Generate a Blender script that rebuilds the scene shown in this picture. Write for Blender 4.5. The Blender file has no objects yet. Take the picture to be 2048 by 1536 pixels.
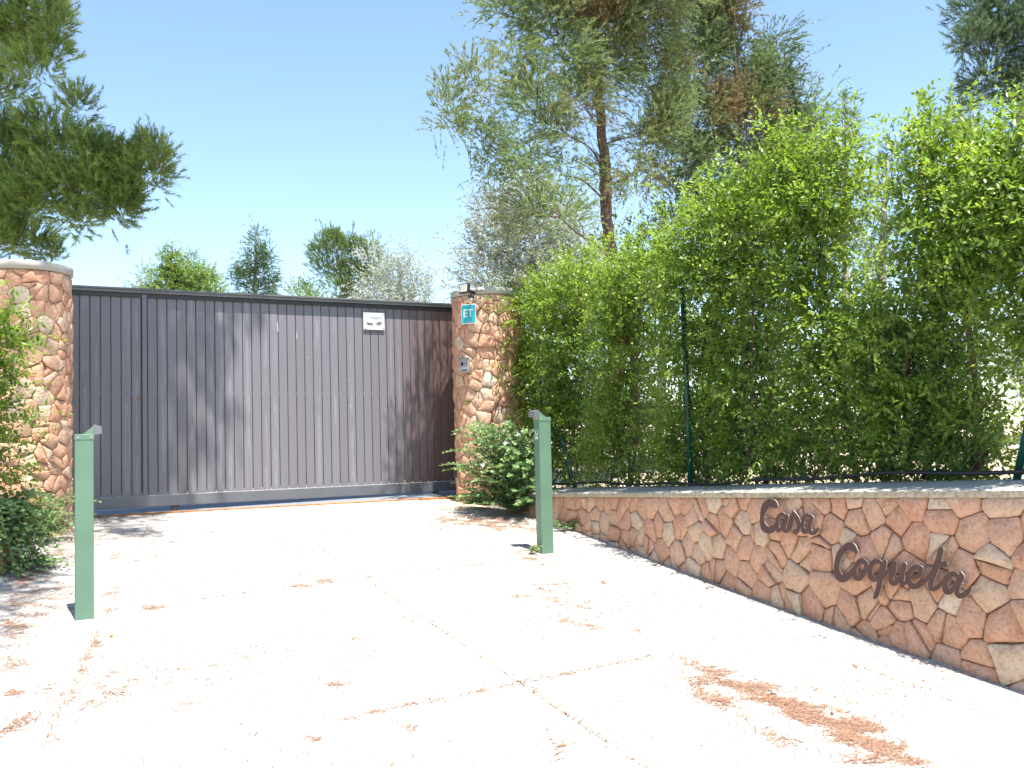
import bpy, math, random
import numpy as np
from mathutils import Vector

rng = np.random.default_rng(7)
random.seed(7)
S = bpy.context.scene
C = S.collection
PI = math.pi

# ------------------------------------------------------------------ camera, world, sun, exposure
H = 1.55
FPX = 1950.0
PITCH = 120 / FPX
ROLL = 0.0285
R0 = np.array([1, 0, 0.0]); FW = np.array([0, math.cos(PITCH), math.sin(PITCH)]); U0 = np.array([0, -math.sin(PITCH), math.cos(PITCH)])
CR = math.cos(ROLL) * R0 - math.sin(ROLL) * U0
CU = math.sin(ROLL) * R0 + math.cos(ROLL) * U0
cam = bpy.data.cameras.new('camera'); co = bpy.data.objects.new('camera', cam); C.objects.link(co)
from mathutils import Matrix
co.matrix_world = Matrix(((CR[0], CU[0], -FW[0], 0), (CR[1], CU[1], -FW[1], 0), (CR[2], CU[2], -FW[2], H), (0, 0, 0, 1)))
cam.sensor_width = 36; cam.lens = FPX / 2048 * 36; cam.clip_end = 3000; cam.clip_start = 0.05
S.camera = co

SUN_EL = math.radians(71.5)
SUN_H = np.array([0.52, -0.854])
w = bpy.data.worlds.new('World'); S.world = w; w.use_nodes = True
nt = w.node_tree; bgn = nt.nodes['Background']
sky = nt.nodes.new('ShaderNodeTexSky'); sky.sky_type = 'NISHITA'; sky.sun_disc = False
sky.sun_elevation = SUN_EL; sky.sun_rotation = math.atan2(SUN_H[0], SUN_H[1])
sky.altitude = 50; sky.air_density = 1.0; sky.dust_density = 0.0; sky.ozone_density = 1.35
nt.links.new(sky.outputs[0], bgn.inputs[0]); bgn.inputs[1].default_value = 0.104
sl = bpy.data.lights.new('sun', 'SUN'); sl.energy = 5.0; sl.angle = math.radians(0.53); sl.color = (1, 0.965, 0.91)
so = bpy.data.objects.new('sun', sl); C.objects.link(so)
sd = Vector((SUN_H[0] * math.cos(SUN_EL), SUN_H[1] * math.cos(SUN_EL), math.sin(SUN_EL)))
so.rotation_euler = sd.to_track_quat('Z', 'Y').to_euler()
so.location = (0, 0, 30)
S.view_settings.view_transform = 'Standard'; S.view_settings.look = 'None'
S.view_settings.exposure = 1.55; S.view_settings.gamma = 1.0; S.view_settings.use_curve_mapping = False
S.cycles.max_bounces = 8; S.cycles.diffuse_bounces = 4; S.cycles.transmission_bounces = 4; S.cycles.glossy_bounces = 2
S.cycles.use_denoising = True

# ------------------------------------------------------------------ measuring helpers: a pixel of the photo -> a point in the place
def ray(x, y): return FW + CR * (x - 1024) / FPX - CU * (y - 768) / FPX
EYE = np.array([0, 0, H])
def at_Y(x, y, Y):
    r = ray(x, y); return EYE + r * Y / r[1]
def on_plane(x, y, n, c):
    r = ray(x, y); return EYE + r * ((c - n @ EYE) / (n @ r))
GX, GY, GC = -0.0353, 0.0874, -0.0306
def gz(X, Y): return GX * X + GY * Y + GC
GN = np.array([-GX, -GY, 1.0])
def on_ground(x, y): return on_plane(x, y, GN, GC)

# ------------------------------------------------------------------ object helpers
def tag(o, label=None, cat=None, group=None, kind=None):
    if label: o['label'] = label
    if cat: o['category'] = cat
    if group: o['group'] = group
    if kind: o['kind'] = kind
    return o
def empty(name, loc=(0, 0, 0), rz=0, **k):
    o = bpy.data.objects.new(name, None); C.objects.link(o); o.location = loc; o.rotation_euler = (0, 0, rz); o.empty_display_size = .1
    return tag(o, **k)
def link(name, me, parent=None, **k):
    o = bpy.data.objects.new(name, me); C.objects.link(o)
    if parent is not None: o.parent = parent
    return tag(o, **k)
def pyobj(name, V, F, mat, parent=None, smooth=False, **k):
    me = bpy.data.meshes.new(name); me.from_pydata([tuple(map(float, v)) for v in V], [], F); me.materials.append(mat); me.update()
    if smooth: me.polygons.foreach_set('use_smooth', [True] * len(me.polygons))
    return link(name, me, parent, **k)
def tri_mesh(name, V, F, col, mat, smooth=False):
    me = bpy.data.meshes.new(name)
    V = np.asarray(V, np.float32); F = np.asarray(F, np.int32)
    me.vertices.add(len(V)); me.vertices.foreach_set('co', V.ravel())
    k = F.shape[1]
    me.loops.add(F.size); me.loops.foreach_set('vertex_index', F.ravel())
    me.polygons.add(len(F)); me.polygons.foreach_set('loop_start', np.arange(0, F.size, k, dtype=np.int32))
    if smooth: me.polygons.foreach_set('use_smooth', np.ones(len(F), bool))
    me.update(calc_edges=True)
    if col is not None:
        a = me.color_attributes.new('tint', 'FLOAT_COLOR', 'POINT')
        c4 = np.ones((len(V), 4), np.float32); c4[:, :3] = col; a.data.foreach_set('color', c4.ravel())
    me.materials.append(mat)
    return me
class MB:
    def __init__(s): s.V = []; s.F = []
    def add(s, V, F):
        b = len(s.V); s.V += [tuple(map(float, v)) for v in V]; s.F += [tuple(i + b for i in f) for f in F]; return s
    def box(s, c, d, bev=0.0):
        x, y, z = [q / 2 for q in d]
        if bev <= 0:
            V = [(c[0] + a * x, c[1] + b * y, c[2] + e * z) for a in (-1, 1) for b in (-1, 1) for e in (-1, 1)]
            return s.add(V, [(0, 1, 3, 2), (4, 6, 7, 5), (0, 4, 5, 1), (2, 3, 7, 6), (0, 2, 6, 4), (1, 5, 7, 3)])
        V = []; idx = {}
        for a in (-1, 1):
            for b in (-1, 1):
                for e in (-1, 1):
                    for ax in range(3):
                        p = [a * (x - bev), b * (y - bev), e * (z - bev)]
                        p[ax] = (a * x, b * y, e * z)[ax]
                        idx[(a, b, e, ax)] = len(V); V.append((c[0] + p[0], c[1] + p[1], c[2] + p[2]))
        F = []
        g = lambda a, b, e, ax: idx[(a, b, e, ax)]
        for q in (-1, 1):
            F.append([g(q, -1, -1, 0), g(q, 1, -1, 0), g(q, 1, 1, 0), g(q, -1, 1, 0)][::q])
            F.append([g(-1, q, -1, 1), g(-1, q, 1, 1), g(1, q, 1, 1), g(1, q, -1, 1)][::q])
            F.append([g(-1, -1, q, 2), g(1, -1, q, 2), g(1, 1, q, 2), g(-1, 1, q, 2)][::q])
        for a in (-1, 1):
            for b in (-1, 1):
                F.append([g(a, b, -1, 0), g(a, b, -1, 1), g(a, b, 1, 1), g(a, b, 1, 0)])
                F.append([g(a, -1, b, 0), g(a, -1, b, 2), g(a, 1, b, 2), g(a, 1, b, 0)])
                F.append([g(-1, a, b, 1), g(-1, a, b, 2), g(1, a, b, 2), g(1, a, b, 1)])
                for e in (-1, 1): F.append([g(a, b, e, 0), g(a, b, e, 1), g(a, b, e, 2)])
        return s.add(V, [tuple(f) for f in F])
    def tube(s, pts, rad, n=6, cap=True):
        pts = [np.array(p, float) for p in pts]
        if not hasattr(rad, '__len__'): rad = [rad] * len(pts)
        V = []; F = []; up = None
        for i, p in enumerate(pts):
            t = pts[min(i + 1, len(pts) - 1)] - pts[max(i - 1, 0)]; t /= (np.linalg.norm(t) + 1e-9)
            if up is None: up = np.array([0, 0, 1.]) if abs(t[2]) < .9 else np.array([1., 0, 0])
            sx = np.cross(up, t); sx /= (np.linalg.norm(sx) + 1e-9); sy = np.cross(t, sx); up = sy
            for k in range(n):
                a = 2 * PI * k / n; V.append(p + rad[i] * (math.cos(a) * sx + math.sin(a) * sy))
        for i in range(len(pts) - 1):
            for k in range(n):
                F.append((i * n + k, i * n + (k + 1) % n, (i + 1) * n + (k + 1) % n, (i + 1) * n + k))
        if cap: F.append(tuple(range(n))[::-1]); F.append(tuple((len(pts) - 1) * n + k for k in range(n)))
        return s.add(V, F)
    def lathe(s, prof, n=24, c=(0, 0, 0), axis='z'):
        V = []; F = []
        for r, z in prof:
            for k in range(n):
                a = 2 * PI * k / n; p = (r * math.cos(a), r * math.sin(a), z)
                if axis == 'y': p = (p[0], p[2], p[1])
                V.append((c[0] + p[0], c[1] + p[1], c[2] + p[2]))
        for i in range(len(prof) - 1):
            for k in range(n): F.append((i * n + k, i * n + (k + 1) % n, (i + 1) * n + (k + 1) % n, (i + 1) * n + k))
        F.append(tuple(range(n))[::-1]); F.append(tuple((len(prof) - 1) * n + k for k in range(n)))
        return s.add(V, F)
    def build(s, name, mat, parent=None, smooth=False, **k): return pyobj(name, s.V, s.F, mat, parent, smooth, **k)

# ------------------------------------------------------------------ materials
def mat(name):
    m = bpy.data.materials.new(name); m.use_nodes = True
    nt = m.node_tree; return m, nt, nt.nodes['Principled BSDF'], nt.nodes.new, nt.links.new
def ramp(new, stops, interp='LINEAR'):
    r = new('ShaderNodeValToRGB'); e = r.color_ramp.elements; r.color_ramp.interpolation = interp
    while len(e) < len(stops): e.new(0.5)
    for q, (p, c) in zip(e, stops): q.position = p; q.color = (*c, 1) if len(c) == 3 else c
    return r
def mixc(new, lk, f, a, b, mode='MIX'):
    m = new('ShaderNodeMix'); m.data_type = 'RGBA'; m.blend_type = mode
    for v, i in ((f, 0), (a, 6), (b, 7)):
        if hasattr(v, 'links') or hasattr(v, 'is_linked'): lk(v, m.inputs[i])
        else: m.inputs[i].default_value = v if i == 0 else (*v, 1)
    return m.outputs[2]
def noise(new, lk, co, scale, detail=4, rough=.55, dist=0):
    n = new('ShaderNodeTexNoise'); n.inputs['Scale'].default_value = scale; n.inputs['Detail'].default_value = detail
    n.inputs['Roughness'].default_value = rough; n.inputs['Distortion'].default_value = dist
    if co is not None: lk(co, n.inputs['Vector'])
    return n.outputs['Fac']
def bump(new, lk, h, b, strength=.4, dist=.01):
    n = new('ShaderNodeBump'); n.inputs['Strength'].default_value = strength; n.inputs['Distance'].default_value = dist
    lk(h, n.inputs['Height']); lk(n.outputs[0], b.inputs['Normal']); return n
def plain(name, col, rough=.6, metal=0, var=.15, scale=12, bmp=0, spec=.5, dirt=None):
    m, t, b, new, lk = mat(name)
    tc = new('ShaderNodeTexCoord'); n = noise(new, lk, tc.outputs['Object'], scale, 5)
    r = ramp(new, [(.3, tuple(c * (1 - var) for c in col)), (.7, tuple(min(1, c * (1 + var)) for c in col))]); lk(n, r.inputs[0])
    out = r.outputs[0]
    if dirt:
        n2 = noise(new, lk, tc.outputs['Object'], dirt[1], 6, .7)
        r2 = ramp(new, [(dirt[2], (0, 0, 0)), (min(1, dirt[2] + .08), (1, 1, 1))]); lk(n2, r2.inputs[0])
        out = mixc(new, lk, r2.outputs[0], out, dirt[0])
    lk(out, b.inputs['Base Color'])
    b.inputs['Roughness'].default_value = rough; b.inputs['Metallic'].default_value = metal; b.inputs['Specular IOR Level'].default_value = spec
    if bmp: bump(new, lk, noise(new, lk, tc.outputs['Object'], scale * 8, 6, .65), b, bmp, .004)
    return m
def leafmat(name, trans=.45, rough=.45, spec=.35):
    m, t, b, new, lk = mat(name)
    a = new('ShaderNodeAttribute'); a.attribute_name = 'tint'
    lk(a.outputs['Color'], b.inputs['Base Color']); b.inputs['Roughness'].default_value = rough; b.inputs['Specular IOR Level'].default_value = spec
    tr = new('ShaderNodeBsdfTranslucent')
    hs = new('ShaderNodeHueSaturation'); hs.inputs['Hue'].default_value = .485; hs.inputs['Saturation'].default_value = 1.1; hs.inputs['Value'].default_value = 1.35
    lk(a.outputs['Color'], hs.inputs['Color']); lk(hs.outputs[0], tr.inputs[0])
    mx = new('ShaderNodeMixShader'); mx.inputs[0].default_value = trans
    lk(b.outputs[0], mx.inputs[1]); lk(tr.outputs[0], mx.inputs[2]); lk(mx.outputs[0], t.nodes['Material Output'].inputs[0])
    return m

M = {}
def mk_concrete():
    m, t, b, new, lk = mat('driveway_concrete')
    tc = new('ShaderNodeTexCoord'); geo = new('ShaderNodeNewGeometry'); P = geo.outputs['Position']
    n1 = noise(new, lk, P, .9, 6, .6); r1 = ramp(new, [(.3, (.40, .375, .335)), (.7, (.49, .47, .435))]); lk(n1, r1.inputs[0])
    n2 = noise(new, lk, P, 45, 6, .75); r2 = ramp(new, [(.36, (.22, .19, .16)), (.50, (1, 1, 1))]); lk(n2, r2.inputs[0])
    c = mixc(new, lk, .8, r1.outputs[0], r2.outputs[0], 'MULTIPLY')
    mp = new('ShaderNodeMapping'); mp.inputs['Scale'].default_value = (30, 8, 20); mp.inputs['Rotation'].default_value = (0, 0, .5); lk(P, mp.inputs[0])
    n3 = noise(new, lk, mp.outputs[0], 2.2, 6, .8); r3 = ramp(new, [(.56, (0, 0, 0)), (.66, (1, 1, 1))]); lk(n3, r3.inputs[0])
    n4 = noise(new, lk, P, .55, 3, .6); r4 = ramp(new, [(.45, (0, 0, 0)), (.62, (1, 1, 1))]); lk(n4, r4.inputs[0])
    mm = new('ShaderNodeMath'); mm.operation = 'MULTIPLY'; lk(r3.outputs[0], mm.inputs[0]); lk(r4.outputs[0], mm.inputs[1])
    c = mixc(new, lk, mm.outputs[0], c, (.22, .165, .12))
    lk(c, b.inputs['Base Color']); b.inputs['Roughness'].default_value = .9; b.inputs['Specular IOR Level'].default_value = .2
    bump(new, lk, n2, b, .5, .004)
    return m
M['concrete'] = mk_concrete()
def mk_stone(name, hi=False):
    m, t, b, new, lk = mat(name)
    oi = new('ShaderNodeObjectInfo'); geo = new('ShaderNodeNewGeometry'); P = geo.outputs['Position']
    r = ramp(new, [(0, (.58, .27, .165)), (.2, (.62, .32, .20)), (.42, (.64, .37, .245)), (.6, (.60, .30, .19)), (.78, (.64, .42, .29)), (.9, (.66, .50, .35)), (1, (.68, .57, .44))])
    lk(oi.outputs['Random'], r.inputs[0])
    ad = new('ShaderNodeVectorMath'); ad.operation = 'ADD'; lk(P, ad.inputs[0])
    sc = new('ShaderNodeVectorMath'); sc.operation = 'SCALE'; sc.inputs[0].default_value = (13, 7, 29); lk(oi.outputs['Random'], sc.inputs['Scale']); lk(sc.outputs[0], ad.inputs[1])
    V = ad.outputs[0]
    n1 = noise(new, lk, V, 6.5, 8, .66, 1.0); r1 = ramp(new, [(.36, (0, 0, 0)), (.66, (1, 1, 1))]); lk(n1, r1.inputs[0])
    c = mixc(new, lk, r1.outputs[0], r.outputs[0], (.55, .37, .25)); 
    fm = new('ShaderNodeMath'); fm.operation = 'MULTIPLY'; fm.inputs[1].default_value = .72; lk(r1.outputs[0], fm.inputs[0])
    c = mixc(new, lk, fm.outputs[0], r.outputs[0], (.66, .42, .28))
    n2 = noise(new, lk, V, 38, 8, .7, .2); r2 = ramp(new, [(.3, (.66, .50, .40)), (.52, (1, 1, 1))]); lk(n2, r2.inputs[0])
    c = mixc(new, lk, .95, c, r2.outputs[0], 'MULTIPLY')
    n3 = noise(new, lk, V, 16, 4, .6, 1.5); r3 = ramp(new, [(.64, (0, 0, 0)), (.74, (.6, .6, .6))]); lk(n3, r3.inputs[0])
    c = mixc(new, lk, r3.outputs[0], c, (.60, .53, .44))
    n5 = noise(new, lk, V, 22, 5, .65, .5); r5 = ramp(new, [(.68, (0, 0, 0)), (.76, (.7, .7, .7))]); lk(n5, r5.inputs[0])
    c = mixc(new, lk, r5.outputs[0], c, (.26, .21, .18))
    lk(c, b.inputs['Base Color']); b.inputs['Roughness'].default_value = .55; b.inputs['Specular IOR Level'].default_value = .35
    ad2 = new('ShaderNodeMath'); ad2.operation = 'MULTIPLY_ADD'; ad2.inputs[1].default_value = .35; lk(n2, ad2.inputs[0]); lk(n1, ad2.inputs[2])
    bump(new, lk, ad2.outputs[0], b, 1.0, .035)
    return m
M['stone'] = mk_stone('rubble_stone')
M['mortar'] = plain('mortar', (.27, .19, .125), .95, var=.35, scale=18, bmp=.8, spec=.1)
M['cap'] = plain('cap_concrete', (.42, .39, .345), .9, var=.14, scale=9, bmp=.5, spec=.15, dirt=((.30, .25, .18), 30, .64))
M['capface'] = plain('cap_edge_render', (.42, .36, .26), .95, var=.35, scale=40, bmp=1.0, spec=.1)
M['soil'] = plain('dry_soil', (.46, .36, .26), .95, var=.25, scale=1.5, bmp=.7, spec=.1, dirt=((.30, .15, .08), .9, .6))
M['joint'] = plain('joint_dirt', (.42, .34, .26), .95, var=.3, scale=9, spec=.1)
M['grass'] = plain('dry_ground', (.30, .27, .15), .95, var=.3, scale=.4, bmp=.5, spec=.1)
M['steel'] = plain('painted_steel', (.135, .14, .155), .38, .25, .08, 6, 0, .5)
M['rail_dark'] = plain('dark_steel', (.075, .072, .075), .42, .2, .1, 6)
M['granite'] = plain('granite', (.16, .17, .19), .6, 0, .4, 60, .3, .4)
M['rust'] = plain('rusty_iron', (.36, .16, .06), .85, 0, .4, 25, .5, .2)
M['corten'] = plain('letter_steel', (.085, .042, .034), .6, 0, .12, 30, .1, .3)
M['zinc'] = plain('zinc_steel', (.55, .55, .54), .35, .8, .05, 10)
M['edge'] = plain('cut_edge', (.5, .46, .43), .4, .4, .05, 10)
M['green'] = plain('green_paint', (.098, .182, .120), .42, 0, .12, 3, .08, .45, dirt=((.035, .085, .05), 55, .66))
M['fence_green'] = plain('fence_green', (.008, .075, .055), .4, 0, .1, 5)
M['wire'] = plain('coated_wire', (.03, .09, .07), .3, .0, .1, 5, 0, .7)
M['black'] = plain('black_plastic', (.018, .018, .02), .4, 0, .1, 5)
M['black_gloss'] = plain('black_lens', (.008, .008, .01), .1, 0, .1, 5, 0, .8)
M['hose'] = plain('black_hose', (.02, .02, .022), .5, 0, .1, 5)
M['white'] = plain('white_paint', (.60, .60, .585), .45, 0, .02, 5)
M['greyline'] = plain('grey_line', (.36, .36, .37), .5, 0, .02, 5)
M['fade'] = plain('faded_print', (.20, .21, .23), .5, 0, .25, 60)
M['ink'] = plain('dark_print', (.015, .015, .018), .5, 0, .2, 60)
M['teal'] = plain('teal_sign', (.012, .33, .38), .35, 0, .05, 4)
M['pale'] = plain('pale_print', (.75, .80, .82), .4, 0, .03, 5)
M['panel'] = plain('brushed_panel', (.38, .38, .37), .4, .55, .08, 14)
M['lampglass'] = plain('lamp_glass', (.70, .68, .60), .2, 0, .06, 14)
M['yellow'] = plain('led_patch', (.75, .55, .22), .4, 0, .1, 20)
M['grey'] = plain('grey_lens', (.35, .36, .36), .3, 0, .1, 20)
M['bark'] = plain('bark', (.16, .10, .07), .95, 0, .45, 14, 1.0, .1)
M['bark_red'] = plain('bark_juniper', (.125, .088, .068), .95, 0, .5, 20, 1.0, .1)
M['bark_grey'] = plain('bark_grey', (.27, .23, .19), .9, 0, .35, 14, .8, .1)
M['twig_green'] = plain('stem', (.16, .17, .06), .7, 0, .25, 14)
M['twig_brown'] = plain('twig', (.17, .09, .05), .8, 0, .3, 14)
M['flower'] = plain('petal', (.78, .74, .76), .6, 0, .05, 14)
M['leaf'] = leafmat('hedge_leaf', .48, .33, .5)
M['caper'] = leafmat('caper_leaf', .3, .5, .35)
M['needle'] = leafmat('pine_needle', .32, .5, .3)
M['olive'] = leafmat('olive_leaf', .2, .45, .4)
M['litter'] = leafmat('needle_litter', .1, .8, .1)
M['hill'] = plain('wooded_hill', (.10, .13, .08), .95, 0, .4, .12, 0, .1)
def mk_board():
    m, t, b, new, lk = mat('gate_board')
    tc = new('ShaderNodeTexCoord'); oi = new('ShaderNodeObjectInfo')
    sc = new('ShaderNodeVectorMath'); sc.operation = 'SCALE'; sc.inputs[0].default_value = (3.1, 0, 2.7); lk(oi.outputs['Random'], sc.inputs['Scale'])
    ad = new('ShaderNodeVectorMath'); ad.operation = 'ADD'; lk(tc.outputs['Object'], ad.inputs[0]); lk(sc.outputs[0], ad.inputs[1])
    mp = new('ShaderNodeMapping'); mp.inputs['Scale'].default_value = (220, 1, 2.0); lk(ad.outputs[0], mp.inputs[0])
    n1 = noise(new, lk, mp.outputs[0], 1.0, 5, .6)
    # flat-sawn figure: long nested arches about the middle of each board
    sp = new('ShaderNodeSeparateXYZ'); lk(tc.outputs['Object'], sp.inputs[0])
    def mth(op, a, b_=None, c_=None):
        n = new('ShaderNodeMath'); n.operation = op
        for i, v in enumerate((a, b_, c_)):
            if v is None: continue
            if hasattr(v, 'is_linked'): lk(v, n.inputs[i])
            else: n.inputs[i].default_value = v
        return n.outputs[0]
    mp2 = new('ShaderNodeMapping'); mp2.inputs['Scale'].default_value = (9, 1, 1.1); lk(ad.outputs[0], mp2.inputs[0])
    nz = noise(new, lk, mp2.outputs[0], 1.6, 3, .5)
    x2 = mth('MULTIPLY', mth('MULTIPLY', sp.outputs[0], sp.outputs[0]), 5200)
    ph = mth('ADD', mth('ADD', x2, mth('MULTIPLY', sp.outputs[2], 3.2)), mth('MULTIPLY', nz, 22))
    ring = mth('MULTIPLY_ADD', mth('SINE', ph), .5, .5)
    mid = mth('SUBTRACT', 1.0, mth('MULTIPLY', mth('ABSOLUTE', mth('ADD', sp.outputs[0], mth('MULTIPLY_ADD', nz, .03, -.02))), 30)); mid = mth('MAXIMUM', mid, 0.0)
    fig = mth('MULTIPLY', mth('MULTIPLY', ring, mid), mth('GREATER_THAN', mth('FRACT', mth('MULTIPLY', oi.outputs['Random'], 7.3)), .4))
    rr = ramp(new, [(0, (.165, .158, .172)), (.45, (.188, .186, .204)), (1, (.220, .231, .262))]); lk(fig, rr.inputs[0])
    r1 = ramp(new, [(.3, (.86, .85, .85)), (.7, (1.1, 1.1, 1.12))]); lk(n1, r1.inputs[0])
    c = mixc(new, lk, 1.0, rr.outputs[0], r1.outputs[0], 'MULTIPLY')
    at = new('ShaderNodeAttribute'); at.attribute_type = 'OBJECT'; at.attribute_name = 'redness'
    c = mixc(new, lk, at.outputs['Fac'], c, (.10, .052, .042))
    lk(c, b.inputs['Base Color']); b.inputs['Roughness'].default_value = .42; b.inputs['Specular IOR Level'].default_value = .5
    bump(new, lk, n1, b, .1, .001)
    return m
M['board'] = mk_board()

# ================================================================== SETTING
# walls in plan
WR = np.array([(-.22, 10.62), (.10, 10.0), (.418, 9.331), (.668, 8.791), (.949, 8.10), (1.25, 7.35), (1.50, 6.72), (1.972, 5.66), (2.41, 4.757), (2.88, 3.80), (3.38, 2.80), (3.9, 1.75), (4.5, .6)])
def poly_len(P):
    d = np.linalg.norm(np.diff(P, axis=0), axis=1); return np.concatenate([[0], np.cumsum(d)])
class Line:
    """a wall line in plan; s along, off = towards the drive"""
    def __init__(s, P, side):
        t = poly_len(P); n = int(t[-1] / .08); q = np.linspace(0, t[-1], n)
        X = np.interp(q, t, P[:, 0]); Y = np.interp(q, t, P[:, 1])
        k = np.ones(9) / 9
        Xp = np.pad(X, 4, 'reflect', reflect_type='odd'); Yp = np.pad(Y, 4, 'reflect', reflect_type='odd')
        s.X = np.convolve(Xp, k, 'valid'); s.Y = np.convolve(Yp, k, 'valid'); s.q = q; s.L = t[-1]; s.side = side
        dx = np.gradient(s.X, q); dy = np.gradient(s.Y, q); l = np.hypot(dx, dy); s.nx = side * dy / l; s.ny = -side * dx / l
    def at(s, q, off=0.0):
        x = np.interp(q, s.q, s.X); y = np.interp(q, s.q, s.Y)
        if np.any(np.asarray(q) > s.L):
            ex = np.maximum(np.asarray(q) - s.L, 0); dx = s.X[-1] - s.X[-2]; dy = s.Y[-1] - s.Y[-2]; l = math.hypot(dx, dy); x = x + ex * dx / l; y = y + ex * dy / l
        return x + off * np.interp(q, s.q, s.nx), y + off * np.interp(q, s.q, s.ny)
RW = Line(WR, 1)     # normal (+) points to the drive
def capz_xy(X, Y): return 1.4618 - .0412 * Y - 0 * X
# left retaining wall
WL = np.array([(-4.45, 8.45), (-4.05, 7.75), (-3.72, 7.20), (-3.66, 6.9), (-3.85, 6.4), (-4.3, 5.6), (-4.7, 4.4), (-5.0, 3.0), (-5.3, 1.0)])
LW = Line(WL, -1)
def capl_xy(X, Y): return .955 + 0 * X - .0 * Y

# ---- driveway slabs, cast in place with joints
dr_root = empty('driveway', (0, 0, 0), kind='structure')
J0 = np.array([-1.089, 7.033]); ja = np.array([.4395, -.898]); jb = np.array([.846, .533])
jd = np.array([.28, -.96]); W_ = 1.72; L_ = 2.47; gap = .009
def slab(i, j):
    a0, a1 = i * L_ + gap / 2, (i + 1) * L_ - gap / 2
    b0, b1 = j * W_ + gap / 2, (j + 1) * W_ - gap / 2
    n = 10
    ring = []
    def pt(a, b, dz, jit=0):
        p = J0 + (ja + (jd - ja) * min(1.6, max(0, -b / W_))) * a + jb * b; return (p[0], p[1], gz(p[0], p[1]) + dz)
    for k in range(n): ring.append((a0 + (a1 - a0) * k / n, b0))
    for k in range(n): ring.append((a1, b0 + (b1 - b0) * k / n))
    for k in range(n): ring.append((a1 - (a1 - a0) * k / n, b1))
    for k in range(n): ring.append((a0, b1 - (b1 - b0) * k / n))
    ca, cb = (a0 + a1) / 2, (b0 + b1) / 2
    V = []; m = len(ring)
    jj = [random.uniform(-.003, .003) for _ in ring]
    for z, ins in ((-.10, 0), (-.004, 0), (0, .006)):
        for (a, b), q in zip(ring, jj):
            V.append(pt(a - np.sign(a - ca) * (ins + q if abs(a - ca) > (a1 - a0) / 2 - .01 else 0), b - np.sign(b - cb) * (ins + q if abs(b - cb) > (b1 - b0) / 2 - .01 else 0), z))
    F = []
    for r in range(2):
        for k in range(m): F.append((r * m + k, r * m + (k + 1) % m, (r + 1) * m + (k + 1) % m, (r + 1) * m + k))
    F.append(tuple(2 * m + k for k in range(m)))
    return pyobj('slab', V, F, M['concrete'], dr_root)
for i in range(-4, 6):
    for j in range(-3, 6):
        p = J0 + ja * (i + .5) * L_ + jb * (j + .5) * W_
        if p[1] > 11.4 or p[1] < -4: continue
        slab(i, j)
pyobj('joint_bed', [(x, y, gz(x, y) - .007) for x, y in ((-14, -12), (14, -12), (14, 24), (-14, 24))], [(0, 1, 2, 3)], M['joint'], dr_root)
_g = [(-1500, -1500, -3.5), (1500, -1500, -3.5), (1500, -20, -3.5), (-1500, -20, -3.5), (1500, 13, .62), (-1500, 13, .62), (1500, 2500, .62), (-1500, 2500, .62)]
pyobj('ground', _g, [(0, 1, 2, 3), (3, 2, 4, 5), (5, 4, 6, 7)], M['grass'], kind='structure')

# ---- garden banks behind the walls
def bank(name, line, capf, s0, s1, rise):
    ws = np.array([0, .15, .35, .6, .9, 1.3, 1.8, 2.4, 3.2, 4.2, 5.5, 7, 9, 12, 16, 22, 30, 42, 60, 90])
    ss = np.arange(s0, s1, .25)
    V = []; F = []
    for wv in ws:
        X, Y = line.at(ss, -.30 - wv)
        X0, Y0 = line.at(ss, 0)
        z = capf(X0, Y0) - .05 + rise * np.minimum(wv, 26) + .06 * np.sin(X * 1.7 + Y) * min(1, wv) + .05 * np.sin(X * 3.1 - Y * 2.3) * min(1, wv)
        V += list(zip(X, Y, z))
    m = len(ss)
    for i in range(len(ws) - 1):
        for k in range(m - 1): F.append((i * m + k, i * m + k + 1, (i + 1) * m + k + 1, (i + 1) * m + k))
    return pyobj(name, V, F, M['soil'], None, True, kind='structure')
bank('garden_bank', RW, capz_xy, .1, RW.L + 14, .085)
bank('garden_bank', LW, capl_xy, 0.1, LW.L + 8, .03)

# ---- distant wooded hill
def hill():
    n, m = 90, 10; V = []; F = []; r = np.random.default_rng(3)
    for j in range(m):
        for i in range(n):
            X = -75 + 130 * i / (n - 1); Y = 190 + 12 * j
            e = math.exp(-((X + 24) / 15) ** 2) * 29.5 + 9 * math.exp(-((X - 25) / 30) ** 2)
            V.append((X, Y, (e * math.sin(PI * min(1, (j + 1) / 6) / 2) if j < 6 else e * (1 - (j - 5) / 5)) + r.uniform(-.5, .5)))
    for j in range(m - 1):
        for i in range(n - 1): F.append((j * n + i, j * n + i + 1, (j + 1) * n + i + 1, (j + 1) * n + i))
    pyobj('hill', V, F, M['hill'], None, True, kind='structure')
hill()

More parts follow.
